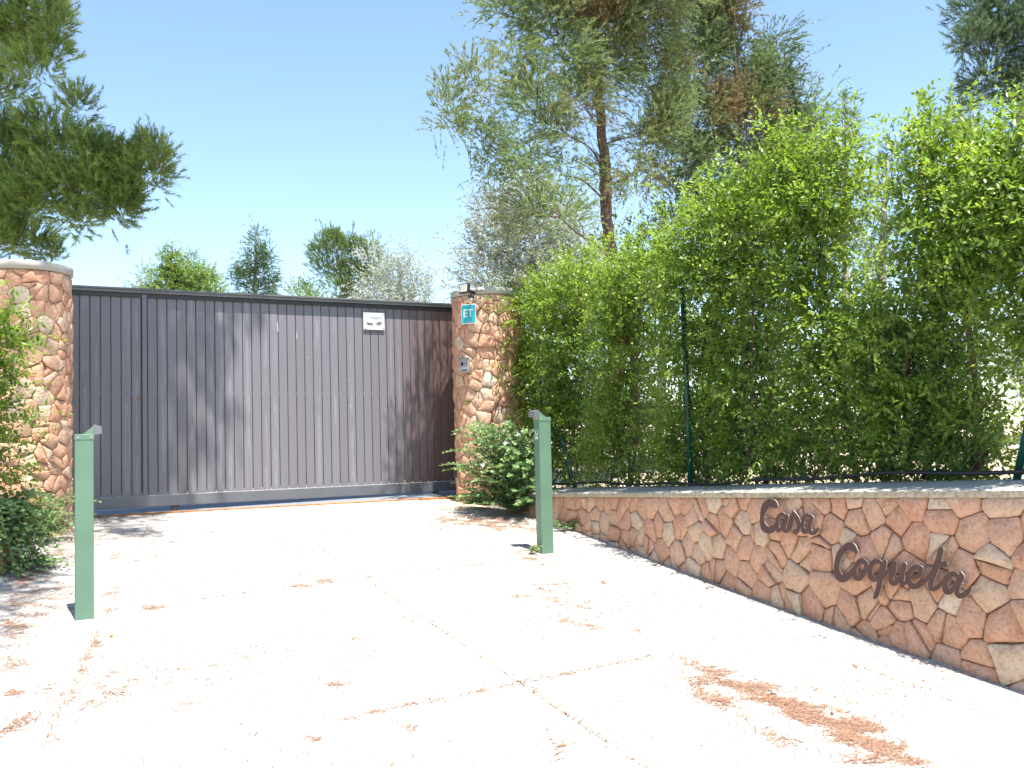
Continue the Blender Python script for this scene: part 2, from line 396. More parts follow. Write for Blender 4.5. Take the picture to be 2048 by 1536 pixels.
# ================================================================== STONEWORK
def clip(poly, a, b, c):    # keep a*x+b*y<=c
    out = []
    for i in range(len(poly)):
        p = poly[i]; q = poly[(i + 1) % len(poly)]
        dp = a * p[0] + b * p[1] - c; dq = a * q[0] + b * q[1] - c
        if dp <= 0: out.append(p)
        if dp * dq < 0:
            t = dp / (dp - dq); out.append((p[0] + (q[0] - p[0]) * t, p[1] + (q[1] - p[1]) * t))
    return out
def voronoi(seeds, box, wrap=None, relax=1):
    seeds = [tuple(s) for s in seeds]
    for it in range(relax + 1):
        A = np.array(seeds)
        B = A if wrap is None else np.vstack([A, A + [wrap, 0], A - [wrap, 0]])
        cells = []
        for i, s in enumerate(seeds):
            d = np.hypot(B[:, 0] - s[0], B[:, 1] - s[1]); o = np.argsort(d)[1:22]
            poly = [(s[0] - .6, s[1] - .6), (s[0] + .6, s[1] - .6), (s[0] + .6, s[1] + .6), (s[0] - .6, s[1] + .6)]
            for k in o:
                t = B[k]; a = t[0] - s[0]; b = t[1] - s[1]; c = (t[0] ** 2 + t[1] ** 2 - s[0] ** 2 - s[1] ** 2) / 2
                poly = clip(poly, a, b, c)
                if len(poly) < 3: break
            for (a, b, c) in box:
                if len(poly) >= 3: poly = clip(poly, a, b, c)
            cells.append(poly)
        if it < relax:
            seeds = [(tuple(np.array(s) * .45 + .55 * np.mean(np.array(c), axis=0)) if len(c) >= 3 else s) for s, c in zip(seeds, cells)]
    return [c for c in cells if len(c) >= 3]
BEV = .007
def split_some(cells, r, amin, prob):
    out = []
    for c in cells:
        if abs(area(c)) > amin and r.uniform() < prob:
            P = np.array(c); m = P.mean(0); th = r.uniform(0, PI); a, b = math.cos(th), math.sin(th); o = r.uniform(-.25, .25) * math.sqrt(abs(area(c)))
            k = a * m[0] + b * m[1] + o
            for q in (clip(c, a, b, k), clip(c, -a, -b, -k)):
                if len(q) >= 3 and abs(area(q)) > .0010: out.append(q)
        else: out.append(c)
    return out
def area(p): 
    return .5 * sum(p[i][0] * p[(i + 1) % len(p)][1] - p[(i + 1) % len(p)][0] * p[i][1] for i in range(len(p)))
def inset(poly, g):
    n = len(poly); c = poly
    out = list(poly)
    A = area(poly); sg = 1 if A > 0 else -1
    for i in range(n):
        p = poly[i]; q = poly[(i + 1) % n]; dx, dy = q[0] - p[0], q[1] - p[1]; l = math.hypot(dx, dy)
        if l < 1e-6: continue
        nx, ny = sg * dy / l, -sg * dx / l
        out = clip(out, nx, ny, nx * p[0] + ny * p[1] - g)
        if len(out) < 3: return []
    return out
def stone_mesh(poly, r, place, g, prot):
    poly = inset(poly, g)
    if len(poly) < 3 or abs(area(poly)) < .0004: return None
    P = np.array(poly)
    # drop tiny edges
    keep = [i for i in range(len(P)) if np.linalg.norm(P[i] - P[i - 1]) > .012]
    P = P[keep]
    if len(P) < 3: return None
    Q = []
    n = len(P)
    for i in range(n):      # cut corners, keep long edges straight
        p = P[i]; q = P[(i + 1) % n]; l = np.linalg.norm(q - p); t = min(.16, .006 / max(l, 1e-6) + .03)
        Q.append(p + (q - p) * t)
        if l > .07: Q.append(p + (q - p) * (.5 + r.uniform(-.12, .12)) + r.uniform(-.005, .005, 2))
        Q.append(q + (p - q) * t)
    Q = np.array(Q); Q += r.uniform(-.0022, .0022, Q.shape)
    c = Q.mean(0); m = len(Q); tilt = r.uniform(-.09, .09, 2)
    V = []
    def pl(p, d):
        V.append(place(p[0], p[1], d))
    for p in Q: pl(p, -.03)
    for p in Q: pl(p, prot + (p - c) @ tilt - BEV + r.uniform(-.002, .002))
    for p in Q:
        k = c + (p - c) * (1 - .008 / max(.03, np.linalg.norm(p - c))); pl(k, prot + (p - c) @ tilt + .001 + r.uniform(-.003, .003))
    pl(c + r.uniform(-.01, .01, 2), prot + BEV * .8 + r.uniform(-.008, .008))
    F = []
    for a in range(2):
        for k in range(m): F.append((a * m + k, a * m + (k + 1) % m, (a + 1) * m + (k + 1) % m, (a + 1) * m + k))
    for k in range(m): F.append((2 * m + k, 2 * m + (k + 1) % m, 3 * m))
    return V, F, m
def add_stones(cells, place, parent, r, g=(.0008, .0032), prot=(0, .022), flip=False):
    for p in cells:
        if area(p) < 0: p = p[::-1]
        q = stone_mesh(p, r, place, r.uniform(*g), r.uniform(*prot))
        if q is None: continue
        V, F, mm = q
        V = np.array(V); o = V.mean(0)
        me = bpy.data.meshes.new('stone'); me.from_pydata([tuple(v) for v in (V - o)], [], [f[::-1] if flip else f for f in F]); me.materials.append(M['stone'])
        me.polygons.foreach_set('use_smooth', [False] * mm + [True] * (len(me.polygons) - mm)); me.update()
        ob = link('stone', me, parent); ob.location = o
def poisson(x0, x1, zf0, zf1, dmin, r, n=6000, grade=None):
    pts = []
    for _ in range(n):
        x = r.uniform(x0, x1); z = r.uniform(zf0(x), zf1(x)); d = dmin * r.uniform(.68, 1.3)
        if grade: d *= grade(x)
        if all((x - a) ** 2 + ((z - b) * 1.05) ** 2 > min(d, e) * max(d, e) for a, b, e in pts): pts.append((x, z, d))
    return [(a, b) for a, b, _ in pts]

def retaining_wall(line, capf, s0, s1, dm, seed, root, flip, capw=.42, lip=.03):
    r = np.random.default_rng(seed)
    ztop = lambda s: capf(*line.at(s)) - .042
    zbot = lambda s: gz(*line.at(s)) - .04
    seeds = poisson(s0, s1, lambda s: float(zbot(s)), lambda s: float(ztop(s)), dm, r, 5000)
    ss = np.linspace(s0, s1, 9)
    A = np.polyfit(ss, [float(ztop(s)) for s in ss], 1); B = np.polyfit(ss, [float(zbot(s)) for s in ss], 1)
    box = [(-1, 0, -s0), (1, 0, s1)]
    cells = voronoi(seeds, box, None, 0)
    out = []
    for c in cells:
        cx = np.mean([p[0] for p in c]); 
        e = .4; za, zb = float(ztop(cx - e)), float(ztop(cx + e)); m = (zb - za) / (2 * e)
        c = clip(c, -m, 1, za - m * (cx - e))
        if len(c) < 3: continue
        za, zb = float(zbot(cx - e)), float(zbot(cx + e)); m = (zb - za) / (2 * e)
        c = clip(c, m, -1, -(za - m * (cx - e)))
        if len(c) >= 3 and abs(area(c)) > .0008: out.append(c)
    out = split_some(out, r, .016, .33)
    def place(s, z, d):
        x, y = line.at(s, d); return (float(x), float(y), z)
    add_stones(out, place, root, r, flip=flip)
    # mortar core and the concrete capping, swept along the wall
    def sweep(prof, name, m, n=60, a=s0, b=s1):
        V = []; F = []; k = len(prof)
        qs = np.linspace(a, b, n)
        for q in qs:
            zt = float(capf(*line.at(q))); zb = float(zbot(q)) - .1
            for off, z in prof:
                x, y = line.at(q, off); V.append((float(x), float(y), (zt + z) if z > -5 else zb))
        for i in range(n - 1):
            for j in range(k):
                f = (i * k + j, i * k + (j + 1) % k, (i + 1) * k + (j + 1) % k, (i + 1) * k + j); F.append(f if flip else f[::-1])
        F.append(tuple(range(k))); F.append(tuple((n - 1) * k + j for j in range(k))[::-1])
        return pyobj(name, V, F, m, root)
    sweep([(-.014, -.036), (-.014, -9), (-.3, -9), (-.3, -.036)], 'mortar', M['mortar'])
    sweep([(.012 + lip * .3, -.040), (.018 + lip * .3, -.012), (.010 + lip * .3, -.003), (-capw * .5, .016), (-capw, .034), (-capw, -.035)], 'capping', M['cap'], 70, s0 - .02, s1 + .02)
    sweep([(.017 + lip * .3, -.042), (.021 + lip * .3, -.030), (.021 + lip * .3, -.010), (.0175 + lip * .3, -.008), (.010, -.046)], 'capping_edge', M['capface'], 120, s0, s1)
rw = empty('retaining_wall', (.668, 8.79, .7), label='low orange rubble stone wall with pale concrete capping along the right of the drive', cat='wall')
rw.location = (0, 0, 0)
retaining_wall(RW, capz_xy, .55, RW.L, .138, 11, rw, False)
lw = empty('retaining_wall', (0, 0, 0), label='short low stone wall end under the leafy caper shrub at the left edge', cat='wall')
retaining_wall(LW, capl_xy, 0.35, 5.5, .15, 12, lw, True, .30)

def pillar(cx, cy, r0, zb, zt, label, seed):
    root = empty('gate_pillar', (cx, cy, zb), label=label, cat='pillar', group='round stone gate pillars')
    r = np.random.default_rng(seed); Ci = 2 * PI * r0
    capt = .085
    seeds = poisson(0, Ci, lambda s: zb - .05, lambda s: zt - capt, .132, r, 6000)
    seeds = [s for s in seeds]
    cells = voronoi(seeds, [(0, 1, zt - capt - .004), (0, -1, -(zb - .08))], Ci, 0)
    cells = split_some(cells, r, .012, .30)
    def place(s, z, d):
        a = s / r0; R = r0 - .012 + d; return (R * math.cos(a), R * math.sin(a), z - zb)
    global BEV
    BEV = .0035
    add_stones(cells, place, root, r, (.0006, .0024), (-.002, .014), flip=False)
    MB().lathe([(r0 - .021, -.1), (r0 - .021, zt - capt - zb + .002)], 48).build('mortar', M['mortar'], root, True)
    h = zt - zb
    MB().lathe([(r0 - .01, h - capt), (r0 + .004, h - capt + .006), (r0 + .008, h - .03), (r0 + .002, h - .014), (r0 - .03, h - .003), (r0 * .5, h + .012), (.02, h + .016)], 64).build('capping', M['cap'], root, True)
    return root
PLc = (-4.365, 8.72); PRc = (-.275, 10.97)
pillar(PLc[0], PLc[1], .39, .86, 3.275, 'round orange stone pillar on the left of the gate, cut off by the left picture edge', 21)
pillar(PRc[0], PRc[1], .385, .93, 3.285, 'round orange stone pillar right of the gate with floodlight, teal sign and intercom', 22)

# ================================================================== GATE
g0 = np.array([-3.7224, 9.8508, 0]); gu = np.array([.876, .482]); gu /= np.linalg.norm(gu); gang = math.atan2(gu[1], gu[0])
gate = empty('sliding_gate', (g0[0], g0[1], 1.03), gang, label='dark grey brown sliding gate of narrow vertical wood-grain boards on a steel frame', cat='gate')
ZT = 3.232 - 1.03
XA, XB = -1.25, 3.75
MB().box(((XA + XB) / 2, -.004, .052), (XB - XA, .064, .112), .003).build('bottom_rail', M['steel'], gate)
mb = MB(); mb.box(((XA + XB) / 2, -.018, ZT - .012), (XB - XA, .105, .020), .002); mb.box(((XA + XB) / 2, -.035, ZT - .037), (XB - XA, .055, .026), .002)
mb.build('top_rail', plain('top_rail_steel', (.13, .125, .12), .4, .3, .15, 3), gate)
MB().box(((XA + XB) / 2, -.008, ZT - .072), (XB - XA, .05, .040)).build('board_channel', M['black'], gate)
MB().box((-.0, -.012, (ZT - .055 + .109) / 2), (.046, .046, ZT - .055 - .109 - .004), .003).build('stile', M['steel'], gate)
MB().box(((XA + XB) / 2, .03, 1.13), (XB - XA, .03, .06)).build('middle_rail', M['black'], gate)
MB().box(((XA + XB) / 2, .012, (ZT + .1) / 2), (XB - XA, .006, ZT - .15)).build('backing_sheet', M['rail_dark'], gate)
# boards
PITCH_B = .096
bh0, bh1 = .111, ZT - .090
def board_mesh():
    wd = PITCH_B / 2; gp = .0030; d = .011
    prof = [(-wd + gp, 0), (-wd + gp, -d + .004), (-wd + gp + .004, -d), (wd - gp - .004, -d), (wd - gp, -d + .004), (wd - gp, 0)]
    V = [(x, y, z) for z in (bh0, bh1) for x, y in prof]; k = len(prof)
    F = [(j, j + 1, k + j + 1, k + j) for j in range(k - 1)] + [tuple(range(k))[::-1], tuple(k + j for j in range(k))]
    me = bpy.data.meshes.new('board'); me.from_pydata(V, [], F); me.materials.append(M['board']); me.update(); return me
bm_ = board_mesh(); rv = MB().lathe([(.0036, 0), (.0036, .0014), (.0022, .0026)], 8, axis='y')
rme = None
xs = [.026 + .0505 + i * PITCH_B for i in range(36)] + [-.026 - .0505 - i * PITCH_B for i in range(13)]
for i, x in enumerate(sorted(xs)):
    b_ = link('board', bm_, gate); b_.location = (x, random.uniform(-.0008, .0008) + .002, 0)
    b_['redness'] = float(np.clip((x - 2.6) / .8, 0, .8)) + random.uniform(0, .12)  # right boards redder and darker: weaker sky sheen put into their colour
    for z in (bh0 + .022, 1.132, bh1 - .02):
        if z > 1.9: continue
        if rme is None:
            V = [(a, -b, c) for a, b, c in rv.V]; rme = bpy.data.meshes.new('rivet'); rme.from_pydata(V, [], rv.F); rme.materials.append(M['zinc'])
        ro = link('rivet', rme, gate); ro.location = (x + PITCH_B / 2, -.0095 - .001, z)
# lock and guide wheel
MB().box((-.061, -.013, 1.085), (.018, .006, .055), .002).build('keyhole_plate', M['rust'], gate)
wh = MB(); wh.box((.285, -.018, -.022), (.075, .012, .042), .004); wh.lathe([(.034, -.012), (.034, .012)], 20, (.285, -.018, -.046), 'y')
wh.build('wheel', plain('greasy_iron', (.07, .06, .055), .6, .2, .3, 30), gate)
wh.build('wheel', M['rail_dark'], gate).location = (2.9, 0, 0)
# scratches where the print has chipped off
for x, z, h in ((1.365, 1.86, .10), (1.575, 1.77, .07), (1.70, 1.53, .02), (2.17, 1.29, .02), (2.17, 1.0, .03), (1.80, 1.86, .015)):
    n = 5; V = []; 
    for k in range(n): 
        q = z - h / 2 + h * k / (n - 1); wv = .0025 + random.uniform(0, .003); ox = random.uniform(-.004, .004); V += [(x + ox - wv, -.0105, q), (x + ox + wv, -.0105, q)]
    pyobj('paint_chip', V, [(2 * k, 2 * k + 1, 2 * k + 3, 2 * k + 2) for k in range(n - 1)], M['greyline'], gate)
# threshold: granite slabs and the rusty steel angle in front
def gpt(s, off, z): # off towards the camera
    p = g0[:2] + gu * s + np.array([gu[1], -gu[0]]) * off; return (p[0], p[1], z)
th = empty('threshold', (0, 0, 0), label='dark blue grey granite threshold slabs under the gate behind a rusty edge strip', cat='threshold')
f_in = -.25
def edge(s): return .05 + max(0, s) * .095 if s < 3.4 else .37
cuts = [-1.2, -.02, 1.55, 3.0, 4.2]
for a, b in zip(cuts[:-1], cuts[1:]):
    V = []
    for z in (-.05, 0):
        for s, o in ((a + .003, edge(a + .003)), (b - .003, edge(b - .003)), (b - .003, f_in), (a + .003, f_in)):
            p = gpt(s, o, 0); V.append((p[0], p[1], gz(p[0], p[1]) + .012 + z))
    pyobj('granite_slab', V, [(0, 1, 2, 3)[::-1], (4, 5, 6, 7), (0, 1, 5, 4), (1, 2, 6, 5), (2, 3, 7, 6), (3, 0, 4, 7)], M['granite'], th)
V = []
for s in (-1.2, 4.2):
    for o, z in ((.002, -.03), (.03, -.03), (.03, .013), (.002, .013)):
        p = gpt(s, edge(s) + o, 0); V.append((p[0], p[1], gz(p[0], p[1]) + z))
V = []; ns = 20
for q in range(ns):
    s = -1.2 + 5.4 * q / (ns - 1)
    for o, z in ((.002, -.03), (.034, -.03), (.034, .014), (.002, .014)):
        p = gpt(s, edge(s) + o, 0); V.append((p[0], p[1], gz(p[0], p[1]) + z))
F = []
for q in range(ns - 1):
    for j in range(4): F.append((q * 4 + j, q * 4 + (j + 1) % 4, q * 4 + 4 + (j + 1) % 4, q * 4 + 4 + j))
pyobj('steel_strip', V, F, M['rust'], th)

todo_text = []
# ---- text helper: real lettering lying on a sign face
def text(body, size, loc, rot, m, parent, name='lettering', align='CENTER', sx=1.0, off=0.0):
    cu = bpy.data.curves.new(name, 'FONT'); cu.body = body; cu.size = size; cu.align_x = align; cu.align_y = 'CENTER'; cu.extrude = .0006; cu.offset = off
    cu.materials.append(m); o = bpy.data.objects.new(name, cu); C.objects.link(o); o.location = loc; o.rotation_euler = rot; o.scale = (sx, 1, 1)
    if parent is not None: o.parent = parent
    todo_text.append(o)
    return o
# number plate on the gate
pl = gpt(2.468, .022, 2.990)
pr = empty('number_plate', pl, gang, label='white metal plate reading POLIGON 8 Num 11097 screwed to the gate boards', cat='sign')
MB().box((0, 0, 0), (.252, .012, .200), .003).build('plate', M['white'], pr)
mb = MB()
for x, z, a, b in ((0, .082, .215, .002), (0, -.082, .215, .002), (-.108, 0, .002, .162), (.108, 0, .002, .162)): mb.box((x, -.0068, z), (a, .001, b))
mb.build('border_line', M['greyline'], pr)
for x, z in ((-.108, .078), (.112, .074), (-.108, -.085), (.108, -.085)):
    MB().lathe([(.005, -.0105), (.0055, -.007), (.0055, -.006)], 10, (x, 0, z), 'y').build('screw', M['black'], pr)
RX = (PI / 2, 0, 0)
text('CL', .040, (-.080, -.0072, .035), RX, M['greyline'], pr, sx=.8)
text('POLIGON 8', .044, (.025, -.0072, .035), RX, M['fade'], pr, sx=.60, off=.0014)
text('Num. 11097', .052, (0, -.0072, -.032), RX, M['ink'], pr, sx=.70, off=.0022)

# ---- things on the right pillar
def facing(px, py, R=.40):
    n = None
    # nearest hit of the view ray with the pillar surface
    r = ray(px, py); a = r[0] ** 2 + r[1] ** 2; b = -2 * (r[0] * PRc[0] + r[1] * PRc[1]); c = PRc[0] ** 2 + PRc[1] ** 2 - R * R
    t = (-b - math.sqrt(max(0, b * b - 4 * a * c))) / (2 * a); p = EYE + r * t
    return p, math.atan2(p[1] - PRc[1], p[0] - PRc[0])
p, a = facing(937, 628, .412); rz = (a + PI / 2) * .9
es = empty('alarm_sign', p, rz, label='small square turquoise sign with white letters ET on the right pillar', cat='sign')
MB().box((0, .004, 0), (.176, .006, .215), .002).build('rim', M['pale'], es)
MB().box((0, -.0005, 0), (.160, .006, .198), .002).build('face', M['teal'], es)
text('ET', .122, (-.002, -.0042, .004), RX, M['pale'], es, sx=.95, off=-.0005)
mb = MB(); mb.box((0, -.0038, -.083), (.05, .0008, .003)); mb.build('small_print', M['pale'], es)
p, a = facing(930, 731, .404)
ic = empty('intercom', p, (a + PI / 2) * .9, label='small grey metal entry intercom set in the right pillar below the teal sign', cat='intercom')
MB().box((0, 0, 0), (.112, .026, .165), .004).build('faceplate', M['panel'], ic)
MB().box((0, -.012, .078), (.116, .03, .010), .002).build('hood', M['steel'], ic)
MB().box((-.027, -.0145, .018), (.030, .004, .036), .001).build('camera_window', M['black_gloss'], ic)
MB().box((.0, -.0145, -.052), (.074, .005, .016), .001).build('call_button', M['rail_dark'], ic)
mb = MB()
for k in range(4): mb.box((.022, -.0135, .034 - k * .010), (.030, .0015, .004))
mb.build('speaker_slot', M['steel'], ic)
# floodlight with motion sensor
p, a = facing(945, 590, .41)
fl = empty('floodlight', p, -.05, label='small black LED floodlight with motion sensor and cable at the top of the right pillar', cat='floodlight')
lamp_rot = (math.radians(-8), 0, math.radians(-38))
hd = MB().box((0, 0, 0), (.132, .040, .105), .004).build('housing', M['black'], fl); hd.location = (-.075, -.10, .058); hd.rotation_euler = lamp_rot
gl = MB().box((0, -.0215, 0), (.108, .003, .082), .001).build('glass', M['lampglass'], hd)
yl = MB().box((.012, -.0236, 0), (.030, .0015, .028)).build('led_chip', M['yellow'], hd)
MB().tube([(-.045, -.075, .03), (-.01, -.045, .035), (.02, -.0, .02)], [.016, .014, .018], 8).build('bracket', M['black'], fl)
sn = MB(); sn.tube([(-.012, -.055, .03), (-.008, -.06, -.01)], .012, 8); sn.box((-.008, -.062, -.030), (.064, .045, .040), .008); sn.build('sensor', M['black'], fl)
MB().lathe([(.0235, -.062), (.021, -.053), (.012, -.047)][::-1], 14, (-.010, -.075, 0)).build('sensor_dome', M['grey'], fl)
MB().tube([(.02, -.02, .038), (.06, -.015, .046), (.10, .0, .046), (.15, .03, .033), (.165, .05, .02)], .0045, 6).build('cable', M['black'], fl)
# photocell at the foot of the pillar
p, a = facing(913, 945, .40)
ph = empty('photocell', p, a + PI / 2, label='small black gate photocell low on the left side of the right pillar', cat='sensor')
MB().box((0, -.014, 0), (.045, .034, .115), .010).build('case', M['black'], ph)
MB().lathe([(.014, -.036), (.016, -.030)], 12, (0, 0, .018), 'y').build('lens', M['black_gloss'], ph)

# ================================================================== GREEN POSTS
plastic = plain('hood_plastic', (.13, .135, .155), .3, 0, .08, 20, 0, .6)
def post(base, yaw, lean, label, mark, side):
    x, y = base[0], base[1]; z = gz(x, y)
    r = empty('access_post', (x, y, z), yaw, label=label, cat='post', group='green metal posts beside the drive')
    r.rotation_euler = (lean[0], lean[1], yaw)
    w_, d_, h_ = .105, .105, 1.10
    MB().box((0, 0, h_ / 2 - .03), (w_, d_, h_ + .06), .004).build('column', M['green'], r)
    # top collar plate with two rivets each side, folded over the tube
    mb = MB(); mb.box((0, 0, h_ - .015), (w_ + .004, d_ + .004, .034), .0015); mb.build('collar', M['green'], r)
    for sx in (-.034, .038):
        MB().lathe([(.0045, -.058), (.006, -.0555), (.006, -.054)], 8, (sx, 0, h_ - .018), 'y').build('rivet', M['zinc'], r)
    # sloping gusset behind the reader head, on the +x*side
    s = side
    V = [(-.01 * s, -.052, h_ + .002), (.0515 * s, -.052, h_ + .002), (.0515 * s, -.052, h_ + .052), (-.01 * s, .052, h_ + .002), (.0515 * s, .052, h_ + .002), (.0515 * s, .052, h_ + .052)]
    F = [(0, 1, 2), (5, 4, 3), (0, 2, 5, 3), (1, 4, 5, 2), (0, 3, 4, 1)]
    pyobj('gusset', V, F if s > 0 else [f[::-1] for f in F], M['green'], r)
    mb = MB(); yy = .052
    # hood: five-sided box sticking out
    P0 = [(.0525, .004), (.0525, .062), (.062, .060), (.095, .050), (.099, .010), (.097, -.002)]
    P0 = [(.0525, .000), (.0525, .062), (.095, .050), (.100, .004)]
    V = [(q[0] * s, -yy, h_ + q[1]) for q in P0] + [(q[0] * s, yy, h_ + q[1]) for q in P0]; k = len(P0)
    F = [tuple(range(k))[::-1], tuple(k + i for i in range(k))] + [(i, (i + 1) % k, k + (i + 1) % k, k + i) for i in range(k)]
    pyobj('reader_hood', V, F if s > 0 else [f[::-1] for f in F], plastic, r)
    MB().box((.056 * s, 0, h_ - .008), (.008, .085, .012)).build('gasket', M['cap'], r)
    if mark:
        # U-shaped mark and the word OPEN on the face under the hood
        n = 15; V = []; R1, R2 = .029, .0195
        F = []
        for k in range(n):
            t = PI + PI * 1.0 * k / (n - 1) if True else 0
            for R in (R1, R2): V.append((-.0533, R * math.cos(t), h_ - .118 + R * math.sin(t) * 1.0))
        V = [(-.0533, R1 * math.cos(PI * 1), h_ - .105), (-.0533, R2 * math.cos(PI), h_ - .105)] + V + [(-.0533, R1, h_ - .105), (-.0533, R2, h_ - .105)]
        for k in range(len(V) // 2 - 1): F.append((2 * k, 2 * k + 1, 2 * k + 3, 2 * k + 2))
        u = pyobj('mark', V, F, M['pale'], r)
        MB().box((-.0535, 0, h_ - .105), (.0008, .004, .018)).build('mark_stroke', M['grey'], r)
        text('OPEN', .032, (-.0535, 0, h_ - .168), (PI / 2, 0, -PI / 2), M['pale'], r, sx=.72, off=.0009)
    return r
bL = on_ground(168, 1240); bR = on_ground(1094, 1108)
def yaw_of(p): return math.atan2(-p[0], p[1])
post((bL[0] - .02, bL[1] + .05), yaw_of(bL) + .02, (0, 0), 'square green metal post with a black reader hood in the left foreground', False, 1)
post((bR[0] - .012, bR[1] + .06), .42, (0, math.radians(.4)), 'square green metal post marked OPEN standing before the low right wall', True, -1)

# ================================================================== STEEL LETTERS ON THE WALL
wp0 = np.array([*RW.at(RW.L * 0 + poly_len(WR)[6]), 0], float); wp1 = np.array([*RW.at(poly_len(WR)[8]), 0], float)
wd = (wp1 - wp0); wd /= np.linalg.norm(wd); wn = np.array([wd[1], -wd[0], 0])
def wall_off(n_off): return wn @ wp0 + n_off
def lettering(name, label, strokes, scale, ox, oy, pins, step=1.0):
    pts = []
    segs = []
    for st in strokes:
        st = [(ox + x / scale, oy + y / scale, r / scale) for x, y, r in st]
        # Catmull-Rom
        P = np.array([st[0]] + st + [st[-1]])
        fine = []
        for i in range(1, len(P) - 2):
            for t in np.linspace(0, 1, 7)[:-1]:
                a, b, c, d = P[i - 1], P[i], P[i + 1], P[i + 2]
                fine.append(.5 * ((2 * b) + (c - a) * t + (2 * a - 5 * b + 4 * c - d) * t * t + (3 * b - a - 3 * c + d) * t ** 3))
        fine.append(P[-1]); fine = np.array(fine)
        segs.append((fine[:-1], fine[1:]))
    A = np.vstack([s[0] for s in segs]); B = np.vstack([s[1] for s in segs])
    x0, x1 = min(A[:, 0].min(), B[:, 0].min()) - 12, max(A[:, 0].max(), B[:, 0].max()) + 12
    y0, y1 = min(A[:, 1].min(), B[:, 1].min()) - 12, max(A[:, 1].max(), B[:, 1].max()) + 12
    gx = np.arange(x0, x1, step); gy = np.arange(y0, y1, step)
    Xg, Yg = np.meshgrid(gx, gy)
    D = np.full(Xg.shape, 1e9)
    for a, b in zip(A, B):
        ab = b[:2] - a[:2]; l2 = ab @ ab + 1e-9
        t = np.clip(((Xg - a[0]) * ab[0] + (Yg - a[1]) * ab[1]) / l2, 0, 1)
        d = np.hypot(Xg - a[0] - t * ab[0], Yg - a[1] - t * ab[1]) - (a[2] + (b[2] - a[2]) * t)
        D = np.minimum(D, d)
    key = {}; V2 = []; F = []; E = {}
    def vid(k, x, y):
        if k not in key: key[k] = len(V2); V2.append((x, y))
        return key[k]
    ny, nx = D.shape
    for j in range(ny - 1):
        for i in range(nx - 1):
            c = [(i, j), (i + 1, j), (i + 1, j + 1), (i, j + 1)]; v = [D[b, a] for a, b in c]
            if min(v) >= 0: continue
            poly = []
            for k in range(4):
                (a, b), (a2, b2) = c[k], c[(k + 1) % 4]; d1, d2 = v[k], v[(k + 1) % 4]
                if d1 < 0: poly.append(vid((a, b, 0), gx[a], gy[b]))
                if (d1 < 0) != (d2 < 0):
                    t = d1 / (d1 - d2); e = (min(a, a2), min(b, b2), 1 if b == b2 else 2)
                    poly.append(vid(e, gx[a] + (gx[a2] - gx[a]) * t, gy[b] + (gy[b2] - gy[b]) * t))
            if len(poly) >= 3:
                F.append(tuple(poly))
                for k in range(len(poly)):
                    e = (poly[k], poly[(k + 1) % len(poly)])
                    if (e[1], e[0]) in E: del E[(e[1], e[0])]
                    else: E[e] = 1
    front = [on_plane(x, y, wn, wall_off(.066)) for x, y in V2]
    back = [p - wn * .005 for p in front]; n = len(front)
    o = np.mean(front, axis=0)
    root = empty(name, o, 0, label=label, cat='sign', group='cut steel name letters on the wall')
    V = [tuple(p - o) for p in front]
    Fb = [tuple(n + i for i in f[::-1]) for f in F]
    pyobj('plate', V + [tuple(p - o) for p in back], F + Fb, M['corten'], root)
    pyobj('cut_edge', V + [tuple(p - o) for p in back], [(a, a + n, b + n, b) for a, b in E], M['edge'], root)
    for x, y in pins:
        q = on_plane(ox + x / scale, oy + y / scale, wn, wall_off(.060)) - o
        MB().tube([q - wn * .06, q], .004, 8).build('pin', M['zinc'], root)
    return root
lettering('name_letters', 'brown cut steel script letters reading Casa just under the wall capping', [
    [(610, 480, 62), (520, 395, 118), (400, 395, 120), (290, 500, 105), (222, 690, 72), (205, 850, 62), (225, 1000, 78), (290, 1120, 105), (400, 1175, 105), (510, 1140, 95), (600, 1060, 70), (640, 950, 50)],
    [(870, 760, 45), (790, 705, 55), (700, 775, 60), (645, 920, 55), (640, 1080, 60), (690, 1180, 62), (750, 1150, 50), (820, 1050, 45), (880, 920, 50), (925, 800, 55)],
    [(925, 765, 62), (900, 900, 60), (862, 1050, 55), (855, 1160, 58), (890, 1210, 52), (980, 1160, 60), (1055, 1030, 50), (1095, 850, 45), (1115, 640, 30)],
    [(1110, 595, 12), (1150, 700, 50), (1220, 830, 72), (1270, 960, 60), (1270, 1080, 60), (1235, 1190, 66), (1180, 1235, 60), (1140, 1170, 30)],
    [(1580, 745, 40), (1520, 735, 50), (1440, 805, 62), (1390, 940, 48), (1388, 1080, 50), (1425, 1195, 75), (1490, 1210, 75), (1560, 1130, 55), (1610, 960, 45), (1640, 810, 50)],
    [(1620, 735, 20), (1660, 810, 52), (1620, 930, 52), (1592, 1080, 56), (1610, 1220, 62), (1680, 1265, 62), (1775, 1210, 60), (1845, 1150, 42), (1875, 1080, 12)]],
    14.63, 1510, 980, [(290, 800), (1462, 968)], .8)
